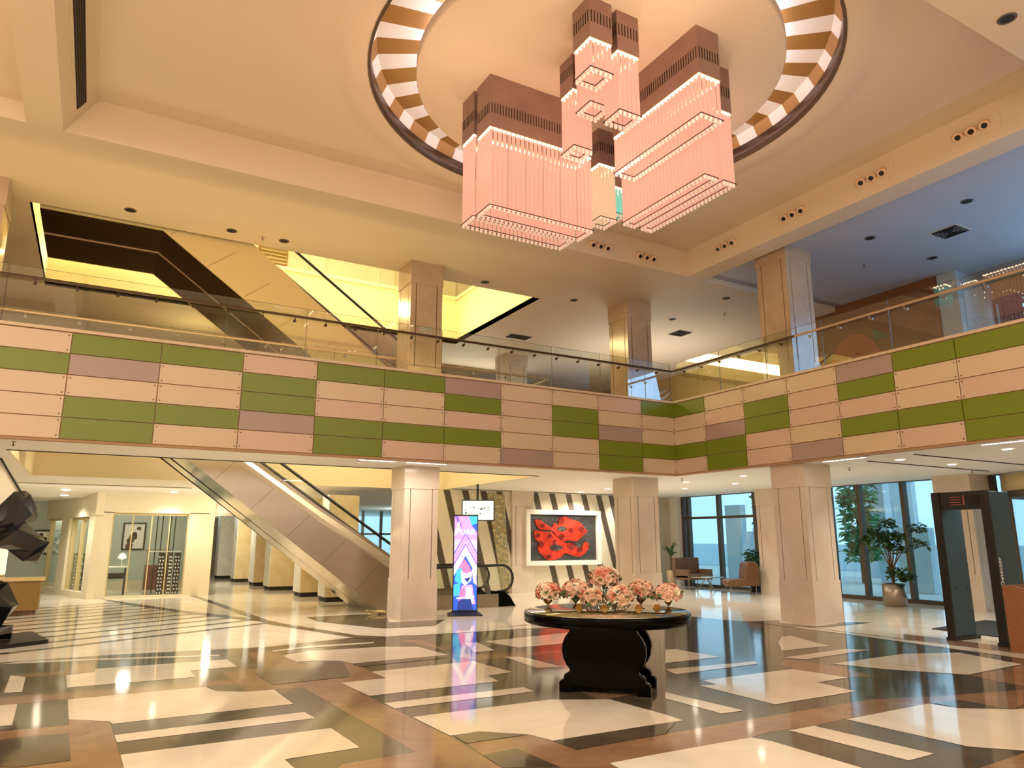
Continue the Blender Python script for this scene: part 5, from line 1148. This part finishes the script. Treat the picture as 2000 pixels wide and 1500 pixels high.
# ================================================================ shop interior
def picture(label, x0, z0, x1, z1, y_, seed, dark=True):
    t = thing('framed_picture', label, 'picture', ((x0+x1)/2, y_, z0))
    mb = MB(); f = .05
    for a in ((x0, z0, x1, z0+f), (x0, z1-f, x1, z1), (x0, z0+f, x0+f, z1-f), (x1-f, z0+f, x1, z1-f)): mb.box(a[0], y_-.05, a[1], a[2], y_, a[3])
    mb.build('frame', M['dark'] if dark else M['goldm'], t)
    pp = MB().box(x0+.02, y_-.03, z0+.02, x1-.02, y_-.002, z1-.02).build('paper', M['paper'], t)
    rnd = random.Random(seed); mb = MB(); cx_, cz_ = (x0+x1)/2, (z0+z1)/2
    for k in range(5):
        bx, bz, r_ = cx_+rnd.uniform(-.12, .14), cz_+.22-k*.13+rnd.uniform(-.03, .03), rnd.uniform(.07, .14); mb.prism([(bx+r_*math.cos(a*math.pi/6)*rnd.uniform(.7, 1.1), y_-.031, bz+r_*math.sin(a*math.pi/6)*rnd.uniform(.6, 1.1)) for a in range(12)], (0, -.002, 0))
    mb.build('ink_blots', M['ink'], pp)
picture('framed ink picture of dark blots on the blue grey wall behind the shop door', .84, 1.22, 1.52, 2.10, 27.19, 2)
picture('narrow gold framed picture seen at the left edge of the shop door', -.05, 1.35, .42, 2.25, 27.19, 3, False)
picture('framed ink picture seen through the left shop window', -1.65, 1.1, -1.05, 1.85, 27.1, 4)
t = thing('side_table', 'small dark metal side table behind the shop door glass', 'table', (.62, 24.6, 0))
MB().box(.2, 24.3, .76, .98, 24.9, .79).build('table_top', M['paper'], t); MB().box(.45, 24.35, .45, .92, 24.85, .6).build('drawer_box', M['dark'], t)
for x, y_ in ((.42, 24.35), (.92, 24.35), (.42, 24.85), (.92, 24.85)): MB().box(x, y_, 0, x+.03, y_+.03, .76).build('leg', M['rubber'], t)
t = thing('table_lamp', 'small cream flower shaped lamp on the side table in the shop', 'lamp', (.82, 24.6, .79))
MB().lathe([(.04, 0), (.05, .01), (.01, .03), (.01, .2)], (.82, 24.6, .79), 12).build('lamp_base', M['paper'], t)
MB().lathe([(.02, .2), (.12, .24), (.08, .34), (.01, .38)], (.82, 24.6, .79), 12).build('lamp_shade', emis('lamp_shade_glow', (1, .9, .6), 1.2), t)
t = thing('display_cabinet', 'reddish brown wooden cabinet with glass case in the shop', 'cabinet', (1.75, 25.5, 0))
MB().box(1.5, 25.3, .05, 2.15, 25.9, .78).build('cabinet_body', flat('cabinet_wood', '#6E3E28', .4), t); mb = MB()
for x in (1.5, 2.11): mb.box(x, 25.3, .78, x+.04, 25.34, 1.25)
mb.box(1.5, 25.3, 1.22, 2.15, 25.9, 1.26); mb.build('glass_case_frame', M['steel'], t); MB().box(1.53, 25.32, .8, 2.12, 25.88, 1.22).build('glass_case', M['shopglass'], t)
def patterned(label, x, y_, w_, h, seed):
    t = thing('perforated_screen', label, 'screen', (x+w_/2, y_, 0)); mb = MB(); n = int(h/.1); m_ = max(2, int(w_/.09))
    MB().box(x, y_, 0, x+w_, y_+.03, h).build('screen_panel', M['rubber'], t)
    for i in range(n):
        for j in range(m_): mb.ball((x+(j+.5+.5*(i % 2)*.5)*w_/(m_+.3), y_-.004, .06+i*.1), .022, 4, 0, (1, .2, 1.3))
    mb.build('cut_out_dots', M['paper'], t)
for x, w_, d in ((1.72, .17, 'left'), (2.0, .1, 'middle'), (2.14, .17, 'right')): patterned('tall black patterned screen panel inside the shop door, %s one of three' % d, x, 23.7, w_, 1.18, 1)
for x, h in ((1.62, 2.3), (1.78, 2.3), (2.0, 2.3)):
    pass
t = thing('display_rack', 'black metal display rack with tall poles in the shop', 'rack', (1.95, 24.2, 0))
for x in (1.62, 1.76, 1.98, 2.1): MB().box(x, 24.1, 0, x+.03, 24.13, 2.3).build('pole', M['rubber'], t)
MB().box(1.5, 24.0, 1.2, 2.35, 24.4, 1.23).build('shelf', M['paper'], t)
for i, (x, y_) in enumerate(((-.40, 25.4), (-.16, 24.5), (-.62, 26.4))): patterned('brown and white patterned screen panel inside the side shop window, %s' % ('left', 'right', 'farthest')[i], x, y_, .3, 1.15, 2)
point('shop_light', (1.2, 25.0, 2.6), 45, (1, .97, .88), .2); point('shop_light', (-1.0, 27.0, 2.6), 40, (1, .97, .88), .2)
t = thing('carved_panel', 'brown panel with white curling brush strokes at the end of the corridor', 'wall art', (3.95, 32.9, 0))
MB().box(3.55, 32.9, .15, 4.4, 32.98, 2.3).build('panel', flat('carved_brown', '#7A5C2E', .5, var=.25, vscale=3), t)
mb = MB()
for cz_, r_ in ((2.0, .22), (1.55, .2), (1.1, .16)): mb.tube([(3.98+r_*math.cos(a)*(1-a*.08), 32.88, cz_+r_*math.sin(a)*(1-a*.08)) for a in [k*.45-1.5 for k in range(12)]], .025, 5)
mb.build('white_brush_strokes', M['paper'], t)
point('corridor_light', (3.7, 28.0, 2.4), 130, (1, .90, .70), .2); point('corridor_light', (4.0, 21.5, 2.6), 110, (1, .85, .6), .2); point('corridor_light', (3.7, 33.0, 2.2), 30, (.75, .88, 1), .2)
point('lobby_light', (10.5, 27, 2.4), 60, (.8, .95, 1), .2)

# cables bundle at escalator foot
t = thing('cable_bundle', 'small tangle of pale cables on the floor at the foot of the lower escalator', 'cable', (5.6, 15.4, 0)); rnd = random.Random(9)
for k in range(5):
    pts = [(5.35+rnd.uniform(-.25, .3), 15.35+rnd.uniform(-.12, .12), .012+rnd.uniform(0, .09)) for _ in range(6)]
    MB().tube(pts, .008, 5).build('cable', M['champagne'], t)

# gallery window curtain
t = thing('swag_curtain', 'dark swagged curtain at the upper right window', 'curtain', (17.8, 5, 6.3))
mb = MB()
for j in range(4):
    ya, yb = 8.2-j*1.55, 8.2-(j+1)*1.55
    for k in range(5):
        pts = []
        for i in range(9):
            s_ = i/8; pts.append((17.72+.03*k, ya+(yb-ya)*s_, 7.0-.12*k-math.sin(math.pi*s_)*(.25+.12*k)))
        mb.tube(pts, .06, 6)
mb.build('swags', M['curtain'], t)
mb = MB()
for yy in (8.3, 2.1):
    for k in range(5): mb.tube([(17.75, yy-.1*k, 7.05), (17.72, yy-.1*k, 4.85)], .05, 6)
mb.build('side_drapes', M['curtain'], t)

# outside greenery
for i, (x, y_, r_, h) in enumerate(((26.5, 22.6, 1.0, 5.5), (24.6, 17.3, .6, 5.0), (24.3, 6.3, 1.2, 4.2))):
    t = thing('climbing_tree', 'leafy green tree outside the windows, %s' % ('seen through the left window wall', 'right of the pinkish column', 'seen past the revolving door')[i], 'tree', (x, y_, 0)); MB().tube([(x, y_, 0), (x, y_, h*.8)], .1, 8).build('trunk', M['bark'], t)
    mb = MB()
    for k in range(7): scatter_leaves(mb, (x, y_, 1.0+k*(h-1)/6), 150, r_, .3, .11, 60+i*10+k, .8)
    mb.build('foliage', M['exttree'], t)
